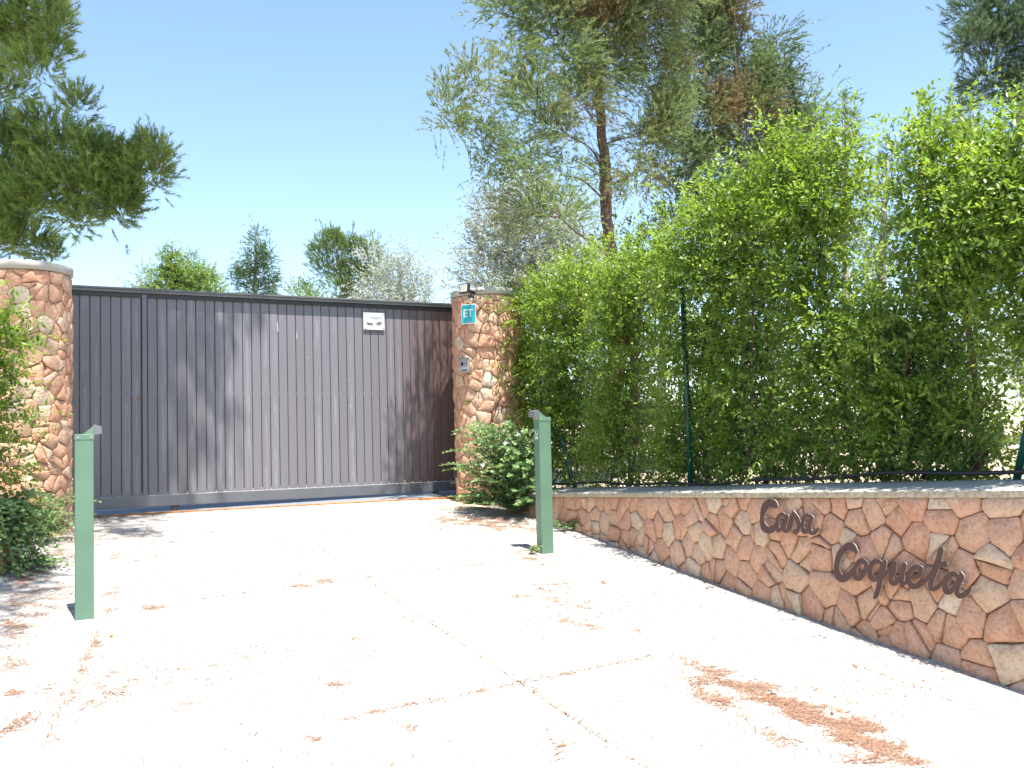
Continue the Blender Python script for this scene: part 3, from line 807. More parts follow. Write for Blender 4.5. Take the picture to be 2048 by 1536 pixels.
lettering('name_letters', 'brown cut steel script letters reading Coqueta, the longer word lower on the wall', [
    [(352, 225, 28), (300, 160, 50), (240, 155, 50), (160, 225, 48), (110, 320, 40), (88, 440, 38), (100, 530, 46), (160, 595, 52), (240, 565, 45), (300, 505, 35), (350, 430, 30)],
    [(490, 385, 30), (430, 352, 36), (370, 400, 35), (337, 480, 32), (340, 560, 35), (390, 600, 32), (440, 555, 35), (478, 480, 32), (500, 400, 25)],
    [(440, 560, 20), (500, 490, 22), (550, 440, 20)],
    [(700, 390, 25), (650, 355, 30), (590, 375, 35), (547, 455, 32), (545, 540, 33), (585, 600, 38), (640, 585, 32), (690, 510, 32), (722, 410, 32)],
    [(750, 365, 25), (728, 480, 36), (692, 600, 35), (662, 720, 36), (632, 820, 33), (605, 858, 18)],
    [(700, 600, 30), (780, 510, 28), (845, 410, 22), (866, 370, 8)],
    [(882, 385, 30), (858, 500, 38), (830, 590, 30), (840, 650, 32), (890, 658, 35), (945, 600, 28), (985, 500, 26), (1005, 400, 22)],
    [(1012, 410, 35), (990, 520, 33), (975, 620, 33), (990, 668, 30), (1040, 638, 28), (1085, 575, 22)],
    [(1110, 580, 18), (1190, 570, 28), (1238, 520, 28), (1236, 455, 30), (1185, 435, 30), (1120, 465, 32), (1080, 540, 30), (1078, 620, 33), (1110, 690, 38), (1180, 698, 38), (1260, 655, 36), (1340, 578, 32), (1400, 500, 28), (1440, 420, 28)],
    [(1515, 200, 38), (1490, 300, 42), (1450, 430, 42), (1400, 580, 36), (1372, 690, 36), (1390, 742, 28), (1450, 725, 34), (1530, 655, 28), (1585, 580, 26)],
    [(1440, 400, 30), (1500, 400, 40), (1570, 402, 40)],
    [(1740, 560, 25), (1700, 535, 34), (1640, 545, 38), (1590, 612, 36), (1572, 690, 34), (1582, 755, 42), (1630, 778, 38), (1690, 725, 32), (1740, 640, 32), (1785, 560, 28)],
    [(1775, 510, 15), (1800, 575, 34), (1762, 660, 32), (1732, 760, 33), (1762, 828, 38), (1830, 815, 38), (1890, 765, 32), (1932, 715, 8)]],
    6.827, 1660, 1070, [(142, 358), (893, 506), (1803, 662)], .8)
# lettering curves become plain meshes
dg = bpy.context.evaluated_depsgraph_get()
for o in todo_text:
    me = bpy.data.meshes.new_from_object(o.evaluated_get(dg)); n = link(o.name, me, o.parent); n.location = o.location; n.rotation_euler = o.rotation_euler; n.scale = o.scale
    nm = 'lettering'; bpy.data.objects.remove(o); n.name = nm

# ================================================================== FENCES
def unit(v): return v / (np.linalg.norm(v, axis=-1, keepdims=True) + 1e-9)
def fence(line, capf, s0, s1, off, ht, posts, label, braces=()):
    root = empty('chain_link_fence', (0, 0, 0), label=label, cat='fence')
    V = []; F = []; pit = .068; rr = .0014
    def P(s, z):
        x, y = line.at(s, off); b = capf(*line.at(s)) + .03; return np.array([float(x), float(y), float(b) + z])
    for sg in (1, -1):
        for k in range(int((s1 - s0 + ht) / pit) + 1):
            a = s0 - ht + k * pit if sg == 1 else s0 + k * pit
            pts = []
            for z in np.linspace(0, ht, 9):
                s = a + z * sg
                if s0 <= s <= s1: pts.append(P(s, z) + np.array([.0, 0, 0]) + sg * .0012 * np.array([.9, .4, 0]))
            if len(pts) > 1:
                m = MB().tube(pts, rr, 3, False); b = len(V); V += m.V; F += [tuple(i + b for i in f) for f in m.F]
    pyobj('wire_mesh', V, F, M['wire'], root, kind='stuff')
    for z in (.05, ht * .5, ht):
        MB().tube([P(s, z) + np.array([-.004, -.002, 0]) for s in np.linspace(s0, s1, 24)], .0016, 5).build('straining_wire', M['wire'], root)
    for s in posts:
        p = P(s, -.06); q = P(s, ht + .04)
        MB().tube([p, q, q + np.array([0, 0, .008])], [.024, .024, .012], 12).build('post', M['fence_green'], root, True)
    for a, za, b, zb in braces:
        MB().tube([P(a, za), P(b, zb)], .021, 10).build('brace', M['fence_green'], root, True)
    return root
def s_of(line, X, Y): return float(line.q[np.argmin((line.X - X) ** 2 + (line.Y - Y) ** 2)])
sp_ = s_of(RW, 1.10, 7.80)
sb_ = s_of(RW, 2.29, 5.04)
fence(RW, capz_xy, .25, RW.L + 3, -.40, 1.58, (.35, sp_, sb_ + .44, sb_ + 3.4), 'green chain link fence with round posts on the right wall', ((sb_, -.03, sb_ + .40, 1.3), (1.05, -.02, .42, 1.25)))
fence(LW, capl_xy, .1, 4.5, -.16, 1.75, (.95, 1.18, 3.4), 'dark green fence with two posts beside the left pillar', ((1.6, -.03, .95, 1.5),))
# drip hose lying on the capping against the fence
def hose(line, s0, s1, label):
    pts = []
    for s in np.linspace(s0, s1, 70):
        x, y = line.at(s, -.345 + .012 * math.sin(s * 2.1)); pts.append((float(x), float(y), float(capz_xy(*line.at(s))) + .035 + .030 + .016 * math.sin(s * 1.3 + .6) + .008 * math.sin(s * 5)))
    MB().tube(pts, .0115, 8).build('irrigation_hose', M['hose'], None, True, label=label, cat='hose')
hose(RW, .4, RW.L + 1, 'black irrigation hose running along the foot of the right fence on the capping')

# ================================================================== VEGETATION
def runit(n): return unit(rng.normal(size=(n, 3)))
def perp(D):
    return unit(np.cross(D, runit(len(D))))
def leafquads(P, D, L, W, col, fold=.18, S_=None):
    """pointed leaves folded along the midrib, two faces each"""
    n = len(P); D = unit(D); Sd = perp(D) if S_ is None else unit(S_); U = np.cross(Sd, D)
    L = np.broadcast_to(L, n)[:, None]; W = np.broadcast_to(W, n)[:, None]
    a = P; t = P + D * L - U * L * .06; l = P + D * L * .45 + Sd * W * .5 + U * W * fold; r = P + D * L * .45 - Sd * W * .5 + U * W * fold
    V = np.stack([a, l, t, r], 1).reshape(-1, 3); b = np.arange(n)[:, None] * 4
    F = np.concatenate([b + [0, 2, 1], b + [0, 3, 2]], 1).reshape(-1, 3)
    return V, F, np.repeat(col, 4, axis=0)
def roundleaves(P, D, R, col):
    n = len(P); D = unit(D); Sd = unit(np.cross(D, np.array([.1, -.55, .8]) + rng.normal(size=(n, 3)) * .55)); U = np.cross(Sd, D); R = np.broadcast_to(R, n)[:, None]
    vs = [P]
    for k, (a, f) in enumerate([(0, .9), (50, .98), (105, 1.0), (180, 1.06), (255, 1.0), (310, .98)]):
        t = math.radians(a + 180); vs.append(P + D * R * (1 + math.cos(t) * f) + Sd * R * math.sin(t) * f * .95 + U * R * .12 * (math.sin(t) ** 2))
    vs[0] = P + D * R * 1.0
    V = np.stack(vs, 1).reshape(-1, 3); b = np.arange(n)[:, None] * 7
    F = np.concatenate([b + [0, k, k % 6 + 1] for k in range(1, 7)], 1).reshape(-1, 3)
    return V, F, np.repeat(col, 7, axis=0)
def needles(P, D, L, W, col):
    n = len(P); D = unit(D); Sd = perp(D); L = np.broadcast_to(L, n)[:, None]; W = np.broadcast_to(W, n)[:, None]
    V = np.stack([P - Sd * W * .5, P + Sd * W * .5, P + D * L], 1).reshape(-1, 3); b = np.arange(n)[:, None] * 3
    return V, (b + [0, 1, 2]), np.repeat(col, 3, axis=0)
def mergeV(parts):
    V = []; F = []; Cc = []; b = 0
    for v, f, c in parts: V.append(v); F.append(f + b); Cc.append(c); b += len(v)
    return np.vstack(V), np.vstack(F), np.vstack(Cc)
def pal(cols, n, jit=.18):
    cols = np.array(cols); w = rng.dirichlet(np.ones(len(cols)) * 1.2, n); c = w @ cols
    return c * (1 + rng.uniform(-jit, jit, (n, 1)))
# shoot makers: base points, directions, scale, per-shoot colour -> faces
def mk_pine(P, D, s, col, k=26):
    n = len(P); D = unit(D); t = rng.uniform(.05, 1, (n, k)); ln = rng.uniform(.08, .17, (n, 1)) * s
    B = P[:, None] + D[:, None] * (t * ln)[..., None]; 
    d = unit(D[:, None] * .95 + rng.normal(size=(n, k, 3)) * .42)
    c = np.repeat(col, k, axis=0) * (.85 + .35 * t.reshape(-1, 1))
    return needles(B.reshape(-1, 3), d.reshape(-1, 3), rng.uniform(.05, .085, n * k) * s, .0075 * s, c)
def mk_juniper(P, D, s, col, k=24):
    n = len(P); D = unit(D); t = rng.uniform(0, 1, (n, k)); ln = rng.uniform(.12, .26, (n, 1)) * s
    bend = np.array([0, 0, -.07]) * s
    B = P[:, None] + D[:, None] * (t * ln)[..., None] + bend * (t ** 2)[..., None]
    d = unit(D[:, None] * .9 + rng.normal(size=(n, k, 3)) * .38 + np.array([0, 0, .05]))
    c = np.repeat(col, k, axis=0) * (.8 + .4 * rng.uniform(size=(n * k, 1)))
    return needles(B.reshape(-1, 3), d.reshape(-1, 3), rng.uniform(.028, .055, n * k) * s, .0105 * s, c)
def mk_olive(P, D, s, col, k=13):
    n = len(P); D = unit(D); t = np.linspace(.05, 1, k)[None].repeat(n, 0); ln = rng.uniform(.16, .32, (n, 1)) * s
    B = P[:, None] + D[:, None] * (t * ln)[..., None]
    sd = perp(D); d = unit(D[:, None] * .7 + rng.normal(size=(n, k, 3)) * .5)
    c = np.repeat(col, k, axis=0) * (.75 + .6 * rng.uniform(size=(n * k, 1)))
    return leafquads(B.reshape(-1, 3), d.reshape(-1, 3), rng.uniform(.035, .06, n * k) * s, .016 * s, c, .05)
def mk_hedge(P, D, s, col, k=11, L=.050, W=.026):
    n = len(P); D = unit(D); t = np.linspace(.08, 1, k)[None].repeat(n, 0) + rng.uniform(-.03, .03, (n, k)); ln = rng.uniform(.13, .30, (n, 1)) * s
    bend = rng.normal(size=(n, 1, 3)) * .05 + np.array([0, 0, -.05])
    B = P[:, None] + D[:, None] * (t * ln)[..., None] + bend * (t ** 2)[..., None] * s
    sd = perp(D)[:, None]; sg = np.where(np.arange(k) % 2, 1., -1.)[None, :, None]
    d = unit(D[:, None] * .75 + sd * sg * .9 + rng.normal(size=(n, k, 3)) * .28)
    side = np.cross(d, np.array([0, 0, 1.]) + rng.normal(size=(n, k, 3)) * .45)
    c = np.repeat(col, k, axis=0) * (.8 + .35 * rng.uniform(size=(n * k, 1)))
    c = c + (t.reshape(-1, 1) ** 2) * np.array([.05, .075, .0]) * rng.uniform(0, 1, (n, 1)).repeat(k, 0)
    sz = (1.1 - .45 * t.reshape(-1)) * rng.uniform(.75, 1.2, n * k) * s
    return leafquads(B.reshape(-1, 3), d.reshape(-1, 3), L * sz, W * sz, c, .16, side.reshape(-1, 3))
MK = dict(pine=mk_pine, juniper=mk_juniper, olive=mk_olive, hedge=mk_hedge)
MATK = dict(pine='needle', juniper='needle', olive='olive', hedge='leaf')
PAL = dict(
    pine=[(.15, .245, .055), (.225, .31, .08), (.10, .17, .045), (.27, .34, .11)],
    pine_blue=[(.085, .14, .075), (.125, .18, .09), (.06, .10, .05)],
    pine_far=[(.13, .20, .055), (.18, .25, .075), (.09, .14, .045)],
    juniper=[(.15, .225, .085), (.22, .29, .11), (.10, .16, .06), (.26, .31, .14)],
    juniper_dark=[(.14, .205, .085), (.19, .245, .11), (.10, .15, .065)],
    brown=[(.22, .165, .085), (.26, .195, .105), (.19, .15, .08)],
    olive=[(.25, .29, .215), (.38, .41, .355), (.15, .185, .12), (.44, .46, .41)],
    green=[(.15, .23, .06), (.21, .30, .085), (.10, .165, .045)],
    spruce=[(.07, .13, .05), (.10, .165, .06), (.12, .17, .055)],
    hedge=[(.115, .205, .030), (.185, .285, .046), (.065, .130, .020), (.26, .35, .08)])
def crown(blobs, kind, palette, s=1.0, dens=1.0, cl=.13, up=.6, k=9, depth=.85, brown=0, nd=None):
    """blobs: (centre, radii); shoots gathered in tight clumps all through each volume"""
    Ps = []; Ds = []; Cs = []; tips = []
    leafy = kind == 'hedge'
    for c, r in blobs:
        c = np.array(c); r = np.array(r)
        m = max(3, int(dens * (175 if leafy else 78) * ((r[0] * r[1] * r[2]) ** (2 / 3)) / (s * s) ** .9))
        q = runit(m) * (rng.uniform(.08, 1, (m, 1)) ** .42)
        cc = c + q * r; tips.append(cc)
        out = unit(q + np.array([0, 0, up]) + rng.normal(size=(m, 3)) * .25)
        size = rng.uniform(.6, 1.35, (m, 1, 1))
        o = rng.normal(size=(m, k, 3))
        P = cc[:, None] + o * cl * s * size
        D = unit(out[:, None] * 1.0 + o * (.2 if leafy else .42) + rng.normal(size=(m, k, 3)) * (.42 if leafy else .15))
        base = pal(PAL[palette], m, .2)
        if brown > 0:
            f = np.sin(cc[:, 0] * 3.1 + 1) * np.sin(cc[:, 1] * 2.7) + np.sin(cc[:, 2] * 3.7 + cc[:, 0] * 1.3) * .8 + rng.normal(size=m) * .5 - (np.linalg.norm(q, axis=1) - .55) * 1.5
            wgt = np.clip((f + brown - .6) * 1.2, 0, .9)[:, None]; base = base * (1 - wgt) + pal(PAL['brown'], m) * wgt
        Cc = np.repeat(base, k, axis=0) * (1 + rng.uniform(-.12, .12, (m * k, 1)))
        Ps.append(P.reshape(-1, 3)); Ds.append(D.reshape(-1, 3)); Cs.append(Cc)
    P = np.vstack(Ps); D = np.vstack(Ds); Cc = np.vstack(Cs)
    kw = {} if nd is None else dict(k=nd)
    return MK[kind](P, D, s, Cc, **kw), tips
def pxblobs(L, dep=.9, lateral=1.0):
    out = []
    for t in L:
        px, py, rx, ry, Y = t[:5]; c = at_Y(px, py, Y); q = Y / FPX; d = (rx + ry) / 2 * q * dep if len(t) < 6 else t[5]
        out.append((c, (rx * q * lateral, d, ry * q)))
    return out
def limb_path(a, b, sag=.12, n=7, wob=.03):
    a = np.array(a, float); b = np.array(b, float); L = np.linalg.norm(b - a); pts = []
    side = unit(np.cross(b - a, [0, 0, 1.]) + 1e-6)
    ph = rng.uniform(0, 6)
    for t in np.linspace(0, 1, n):
        p = a + (b - a) * t + np.array([0, 0, 1]) * sag * L * math.sin(PI * t) + side * wob * L * math.sin(ph + 5 * t) * t
        pts.append(p)
    return pts
def tree(name, label, cat, trunk, blobs, kind, palette, bark, s=1.0, dens=1.0, group=None, cl=.13, up=.6, k=9, brown=0, limbs=True, twigs=5, sag=.1, nd=None, limb_r=.5, attach=None):
    """trunk: list of (x,y,z,r)"""
    base = np.array(trunk[0][:3]); root = empty(name, base, 0, label=label, cat=cat, group=group)
    T = np.array(trunk)
    fine = []
    tt = np.linspace(0, len(T) - 1, (len(T) - 1) * 5 + 1)
    X = np.stack([np.interp(tt, range(len(T)), T[:, j]) for j in range(4)], 1)
    X[1:-1, :2] += rng.normal(size=(len(X) - 2, 2)) * .012 * s
    rad = X[:, 3] * (1 + rng.uniform(-.06, .06, len(X)))
    MB().tube(X[:, :3] - base, rad, 10).build('trunk', M[bark], root, True)
    (V, F, Cc), tips = crown(blobs, kind, palette, s, dens, cl, up, k, brown=brown, nd=nd)
    me = tri_mesh('crown', V - base, F, Cc, M[MATK[kind]]); link('crown', me, root)
    if limbs:
        dist = [np.min(np.hypot(*(X[:, :2] - np.array(c)[:2]).T)) for c, r in blobs]
        nodes = [(p[:3], p[3] * .62) for p in X[2:]]
        for i in np.argsort(dist):
            c, r = blobs[i]; tp = tips[i]; c = np.array(c)
            best = None
            for p, rr in nodes:
                v = c - p; h = np.hypot(v[0], v[1]); cost = np.linalg.norm(v) + .9 * max(0, -(v[2] - .15 * h)) + (.25 if rr < .008 * s else 0)
                if best is None or cost < best[0]: best = (cost, p, rr)
            _, a, ra = best; L = np.linalg.norm(c - a)
            if L < .05: continue
            pts = limb_path(a, c, sag * rng.uniform(-1, 1), 8, .06)
            r0 = min(ra, (.010 * s + .013 * L) * (limb_r / .5)); rs = np.linspace(r0, r0 * .45, 8)
            mb = MB().tube([p - base for p in pts], rs, 6)
            for q in tp[rng.permutation(len(tp))[:twigs + 3]]:
                j = int(rng.integers(3, 8)); st = pts[min(j, 7)]
                mb.tube([p - base for p in limb_path(st, q, .10, 5, .09)], np.linspace(r0 * .4, .0022 * s, 5), 4)
            mb.build('limb', M[bark], root, True)
            nodes += [(p, q) for p, q in zip(pts[2:], rs[2:])]
    return root

# ---- hedge shrubs behind the right fence
hd_off = -.62
def hedge_blobs(L, off=hd_off, thick=.26):
    n = np.array([.918, .397, 0]); n = n / np.linalg.norm(n); c0 = n @ np.array([.668, 8.79, 0])
    out = []
    for px, py, rx, ry in L:
        of = off + (.30 if px < 1450 else .20) * min(1, max(0, (900 - py) / 400))
        if px < 1040: of = max(of, -.30)
        p = on_plane(px, py, n, c0 - of); q = p[1] / FPX
        # radii along world axes: the hedge runs obliquely, so widen along its own line
        out.append((p, (rx * q * .95, rx * q * .95 * .7 + thick * .5, ry * q)))
    return out
HS = [
    ('leafy green hedge shrub crowding the right pillar, leftmost behind the right fence', [(1012, 640, 22, 50), (1000, 730, 14, 60), (1004, 840, 16, 50), (1030, 700, 40, 65), (1035, 800, 36, 75), (1050, 900, 46, 55), (1075, 620, 42, 50), (1080, 760, 40, 60)], 1060, 950, 1.0),
    ('hedge shrub with a low rounded top standing behind the green post marked OPEN', [(1130, 610, 56, 60), (1175, 560, 34, 40), (1150, 720, 64, 80), (1150, 840, 66, 75), (1140, 920, 60, 40)], 1140, 955, 1.0),
    ('dense low hedge shrub just left of the first round fence post', [(1250, 580, 62, 62), (1270, 700, 70, 85), (1260, 830, 72, 80), (1250, 920, 66, 40), (1310, 540, 40, 46)], 1260, 958, 1.0),
    ('hedge shrub growing around the first round fence post with a flat bright top', [(1410, 455, 40, 60), (1395, 590, 60, 85), (1405, 740, 66, 90), (1400, 860, 64, 65), (1390, 925, 60, 38)], 1420, 958, 1.05),
    ('bushy bright hedge shrub between the first fence post and the leaning brown stem', [(1490, 450, 58, 66), (1510, 590, 66, 85), (1510, 740, 68, 90), (1505, 860, 66, 65), (1510, 925, 60, 36), (1550, 380, 36, 50)], 1530, 958, 1.05),
    ('tall hedge shrub with upright tips and a leaning brown stem left of the sky gap', [(1575, 330, 24, 44), (1620, 400, 50, 55), (1638, 500, 34, 76), (1640, 640, 62, 80), (1655, 770, 68, 75), (1640, 880, 56, 45), (1650, 300, 14, 36), (1692, 350, 12, 40), (1600, 480, 45, 60), (1610, 930, 50, 28)], 1715, 945, 1.0),
    ('lower hedge shrub with loose leaves filling the space beneath the sky gap', [(1742, 670, 42, 50), (1765, 740, 56, 85), (1760, 860, 54, 65), (1790, 925, 40, 30)], 1765, 942, 1.0),
    ('tall rounded hedge shrub with a single stray tip, second from the right edge', [(1850, 330, 42, 52), (1872, 430, 40, 76), (1868, 560, 55, 85), (1850, 700, 76, 90), (1860, 830, 80, 75), (1870, 915, 66, 36), (1862, 275, 14, 26)], 1855, 940, 1.05),
    ('hedge shrub with a bare window low down showing grey bush, beside the leaning fence brace', [(1955, 380, 44, 56), (1960, 480, 50, 75), (1950, 600, 42, 55), (1940, 840, 46, 50), (1950, 905, 44, 36)], 1950, 935, .95),
    ('nearest hedge shrub overhanging the fence at the right picture edge', [(2055, 300, 56, 56), (2060, 420, 62, 85), (2050, 560, 52, 75), (2065, 650, 40, 45), (2150, 420, 80, 140), (2170, 700, 80, 130)], 2120, 930, 1.05)]
hn_ = np.array([.918, .397, 0]); hn_ /= np.linalg.norm(hn_); hc_ = hn_ @ np.array([.668, 8.79, 0])
def _fp(s, z):
    x, y = RW.at(s, -.40); return (float(x), float(y), float(capz_xy(*RW.at(s))) + .03 + z)
POST_A, POST_B = _fp(sp_, -.06), _fp(sp_, 1.60)
BR_A, BR_B = _fp(sb_, -.03), _fp(sb_ + .40, 1.3)
def shrub(lab, L, bx, by, dens, group, name='hedge_shrub', stems=4):
    bl = hedge_blobs(L)
    b = on_plane(bx, by, hn_, hc_ - hd_off); base = np.array([b[0], b[1], b[2] - .06])
    root = empty(name, base, 0, label=lab, cat='shrub', group=group)
    Vs = []
    (V, F, Cc), tips = crown(bl, 'hedge', 'hedge', 1.0, 4.3 * dens * (1.4 if bx < 1400 else 1.55), .10, .55, 5)
    Q = V.reshape(-1, 4, 3)[:, 0]; keep = np.ones(len(Q), bool)
    for (ax, ay, az), (bx_, by_, bz), wd_ in ((POST_A, POST_B, .05), (BR_A, BR_B, .06)):
        sk_ = -(ax * .397 - ay * .918) / (ax * .918 + ay * .397)
        t = np.clip((Q[:, 2] - az) / (bz - az), 0, 1); cx = ax + (bx_ - ax) * t; cy = ay + (by_ - ay) * t
        al = (Q[:, 0] - cx) * .397 - (Q[:, 1] - cy) * .918; fr = (Q[:, 0] - cx) * .918 + (Q[:, 1] - cy) * .397
        keep &= ~((np.abs(al + fr * sk_) < wd_) & (fr < .03) & (rng.uniform(size=len(Q)) < .86) & (Q[:, 2] < bz))
    V = V.reshape(-1, 4, 3)[keep].reshape(-1, 3); Cc = Cc.reshape(-1, 4, 3)[keep].reshape(-1, 3); F = (np.arange(len(V) // 4)[:, None] * 4 + [0, 2, 1, 0, 3, 2]).reshape(-1, 3)
    link('foliage', tri_mesh('foliage', V - base, F, Cc, M['leaf']), root)
    top = max(bl, key=lambda q: q[0][2])[0]
    allt = np.vstack(tips)
    for i in range(stems):
        tgt = bl[int(rng.integers(0, len(bl)))][0] if i else top
        tgt = tgt + rng.normal(size=3) * .06
        st = base + np.array([rng.uniform(-.22, .22), rng.uniform(-.12, .12), 0]) if i else base
        pts = limb_path(st, tgt, .0, 10, .05); r0 = .021 if i == 0 else rng.uniform(.009, .015)
        mb = MB().tube([p - base for p in pts], np.linspace(r0, r0 * .3, 10), 7)
        for q in allt[rng.permutation(len(allt))[:26]]:
            j = int(np.argmin([np.linalg.norm(p - q) + (0 if p[2] < q[2] else .4) for p in pts]))
            if np.linalg.norm(pts[j] - q) < .75: mb.tube([p - base for p in limb_path(pts[j], q, .05, 4, .06)], np.linspace(r0 * .35, .0016, 4), 3)
        mb.build('stem', M['bark'], root, True)
    return root
for lab, L, bx, by, de in HS: shrub(lab, L, bx, by, de, 'hedge shrubs behind the right fence')

# upright whips of the tall shrubs
def whip(root_name, px0, py0, px1, py1, n, lab):
    a = on_plane(px0, py0, hn_, hc_ - hd_off); b = on_plane(px1, py1, hn_, hc_ - hd_off)
    pts = limb_path(a, b, .0, 8, .03)
    k = n; t = np.linspace(.15, 1, k); P = np.array([np.interp(t, np.linspace(0, 1, 8), np.array(pts)[:, j]) for j in range(3)]).T
    P = np.repeat(P, 2, axis=0); D = unit(runit(len(P)) * .9 + np.array([0, 0, .6]))
    V, F, Cc = leafquads(P, D, rng.uniform(.03, .05, len(P)), .018, pal(PAL['hedge'], len(P)), .15)
    base = np.array(pts[0])
    root = empty('shoot', base, 0, label=lab, cat='shoot', group='thin upright shoots above the hedge')
    MB().tube([p - base for p in pts], np.linspace(.0045, .0015, 8), 5).build('stem', M['twig_green'], root, True)
    link('foliage', tri_mesh('foliage', V - base, F, Cc, M['leaf']), root)
for a in ((1655, 420, 1655, 228, 26, 'tallest thin leafy shoot above the hedge left of the dark conifer tip'), (1605, 400, 1585, 262, 24, 'thin leafy shoot leaning left above the hedge, leftmost of the tips'),
          (1690, 450, 1700, 262, 22, 'thin leafy shoot directly in front of the dark conifer tip'), (1850, 330, 1842, 232, 12, 'sparse two-armed shoot sticking up from the rounded hedge shrub'),
          (1720, 470, 1745, 330, 22, 'short leafy shoot arching beside the sky gap in the hedge')): whip('shoot', *a)

# ---- left fence shrub
def left_shrub():
    bl = []
    for px, py, rx, ry, Y in ((-60, 650, 40, 46, 7.35), (-45, 700, 30, 45, 7.3), (-75, 760, 45, 80, 7.3), (-62, 860, 34, 80, 7.3), (-50, 900, 60, 80, 7.3), (-60, 700, 60, 90, 7.2)):
        q = Y / FPX; bl.append((at_Y(px, py, Y), (rx * q, .22, ry * q)))
    base = np.array([*bl[3][0][:2], .95]); root = empty('climbing_shrub', base, 0, label='narrow-leaved green shrub hanging over the left fence at the picture edge', cat='shrub')
    (V, F, Cc), tips = crown(bl, 'hedge', 'hedge', 1.15, 5, .10, .1, 5)
    V2, F2, C2 = V, F, Cc
    link('foliage', tri_mesh('foliage', V - base, F, Cc, M['leaf']), root)
    for (c, r), tp in zip(bl, tips):
        mb = MB().tube([p - base for p in limb_path(base, c, 0, 8, .05)], np.linspace(.014, .004, 8), 6)
        for q in tp[:10]: mb.tube([p - base for p in limb_path(c, q, .05, 4)], np.linspace(.003, .0015, 4), 3)
        mb.build('stem', M['bark'], root, True)
left_shrub()

# ---- caper shrubs: arching stems set with round leaves
def caper(base, spread, n, label, dirs, flowers=(), size=.018, drop_=0, group='caper shrubs at the foot of the walls', name='caper_shrub', seed=1, hmax=.6, drop=0, cat='shrub'):
    global rng
    keep = rng; rng = np.random.default_rng(seed)
    base = np.array(base, float); root = empty(name, base, 0, label=label, cat=cat, group=group)
    parts = []; mb = MB(); ends = []
    for i in range(n):
        az = rng.uniform(*dirs); L = rng.uniform(.35, 1.0) * spread; h = rng.uniform(.05, 1) ** .8 * hmax
        d = np.array([math.cos(az), math.sin(az), 0]); st = np.array([rng.normal() * .08 * spread, rng.normal() * .08 * spread, 0])
        m = max(5, int(L / min(.022, size * 1.25))); t = np.linspace(0, 1, m)
        P = st + d * (L * t)[:, None] * .9 + np.array([0, 0, 1]) * (h * 2.2 * t - (h * 1.3 + drop * rng.uniform(.2, 1)) * t * t)[:, None]
        P += np.array([-d[1], d[0], 0]) * (rng.normal() * .12 * t ** 2 * L)[:, None]
        gzz = np.array([gz(*(base[:2] + p[:2])) for p in P]) - base[2] + .02
        P[:, 2] = np.maximum(P[:, 2], gzz + rng.uniform(0, .03))
        mb.tube(list(P[::3]) + [P[-1]], np.linspace(.0035, .0014, len(P[::3]) + 1), 4)
        T = np.gradient(P, axis=0); T = unit(T); sd = unit(np.cross(T, [0, 0, 1.])); sg = np.where(np.arange(m) % 2, 1., -1.)[:, None]
        sel = t > .12
        D = unit(sd * sg * .9 + T * .45 + np.array([0, 0, .35]) + rng.normal(size=(m, 3)) * .25)
        tone = rng.uniform(0, 1)
        col = pal([(.060, .130, .055), (.090, .175, .075), (.125, .205, .07)], m) * (1 + .5 * t[:, None] ** 3) + np.array([.05, .05, .0]) * (t[:, None] ** 4)
        parts.append(roundleaves(P[sel], D[sel], (rng.uniform(.75, 1.15, m) * size * (1.1 - .45 * t))[sel], col[sel])); ends.append(P)
    mb.build('stem', M['twig_green'], root, True)
    V, F, Cc = mergeV(parts); link('foliage', tri_mesh('foliage', V, F, Cc, M['caper']), root)
    for f in flowers:
        p = np.array(f) - base; fm = MB()
        for q in range(26):
            dd = unit(rng.normal(size=3) + np.array([0, -.4, .5])); s_ = unit(np.cross(dd, rng.normal(size=3))) * .0011
            fm.add([p - s_, p + s_, p + dd * rng.uniform(.025, .045)], [(0, 1, 2)])
        for q in range(4):
            dd = unit(np.array([math.cos(q * 1.57), -.6, math.sin(q * 1.57)]) + rng.normal(size=3) * .2); s_ = unit(np.cross(dd, [0, 1, 0])) * .008
            fm.add([p, p + dd * .016 + s_, p + dd * .026, p + dd * .016 - s_], [(0, 1, 2, 3)])
        fm.build('flower', M['flower'], root)
    rng = keep
    return root
cb = (.05, 10.02)
caper((cb[0] + .02, cb[1], gz(*cb) + .02), .80, 230, 'large caper shrub with round leaves and white flowers at the foot of the right pillar', (math.radians(150), math.radians(292)), [at_Y(966, 930, 9.45), at_Y(1010, 886, 9.5), at_Y(1035, 868, 9.7), at_Y(1100, 886, 9.2)], .0225, seed=5, hmax=.98)
caper((-.30, 10.38, gz(-.30, 10.38) + .02), .42, 40, 'low caper spray reaching across the bottom right corner of the gate', (math.radians(165), math.radians(260)), [], .016, seed=9, hmax=.22)
caper((-3.92, 7.30, .98), .66, 230, 'caper shrub spilling over the left wall behind the left green post', (math.radians(225), math.radians(400)), [], .0225, seed=6, hmax=.50, drop=.75)
caper((-4.05, 8.35, .86), .50, 60, 'small caper plant at the foot of the left pillar, half hidden by the post', (math.radians(240), math.radians(390)), [], .017, seed=8, hmax=.40)
wb = on_ground(1062, 1108); caper((wb[0], wb[1], wb[2] + .005), .11, 16, 'tiny grey-green weed at the base of the OPEN post', (0, 6.28), [], .010, group='small weeds on the drive', name='weed', seed=12, hmax=.07, cat='weed')
wb = on_ground(1135, 1062); caper((wb[0] - .02, wb[1], wb[2] + .005), .20, 20, 'small leafy weed growing where the right wall meets the drive', (math.radians(120), math.radians(380)), [], .013, group='small weeds on the drive', name='weed', seed=13, hmax=.12, cat='weed')

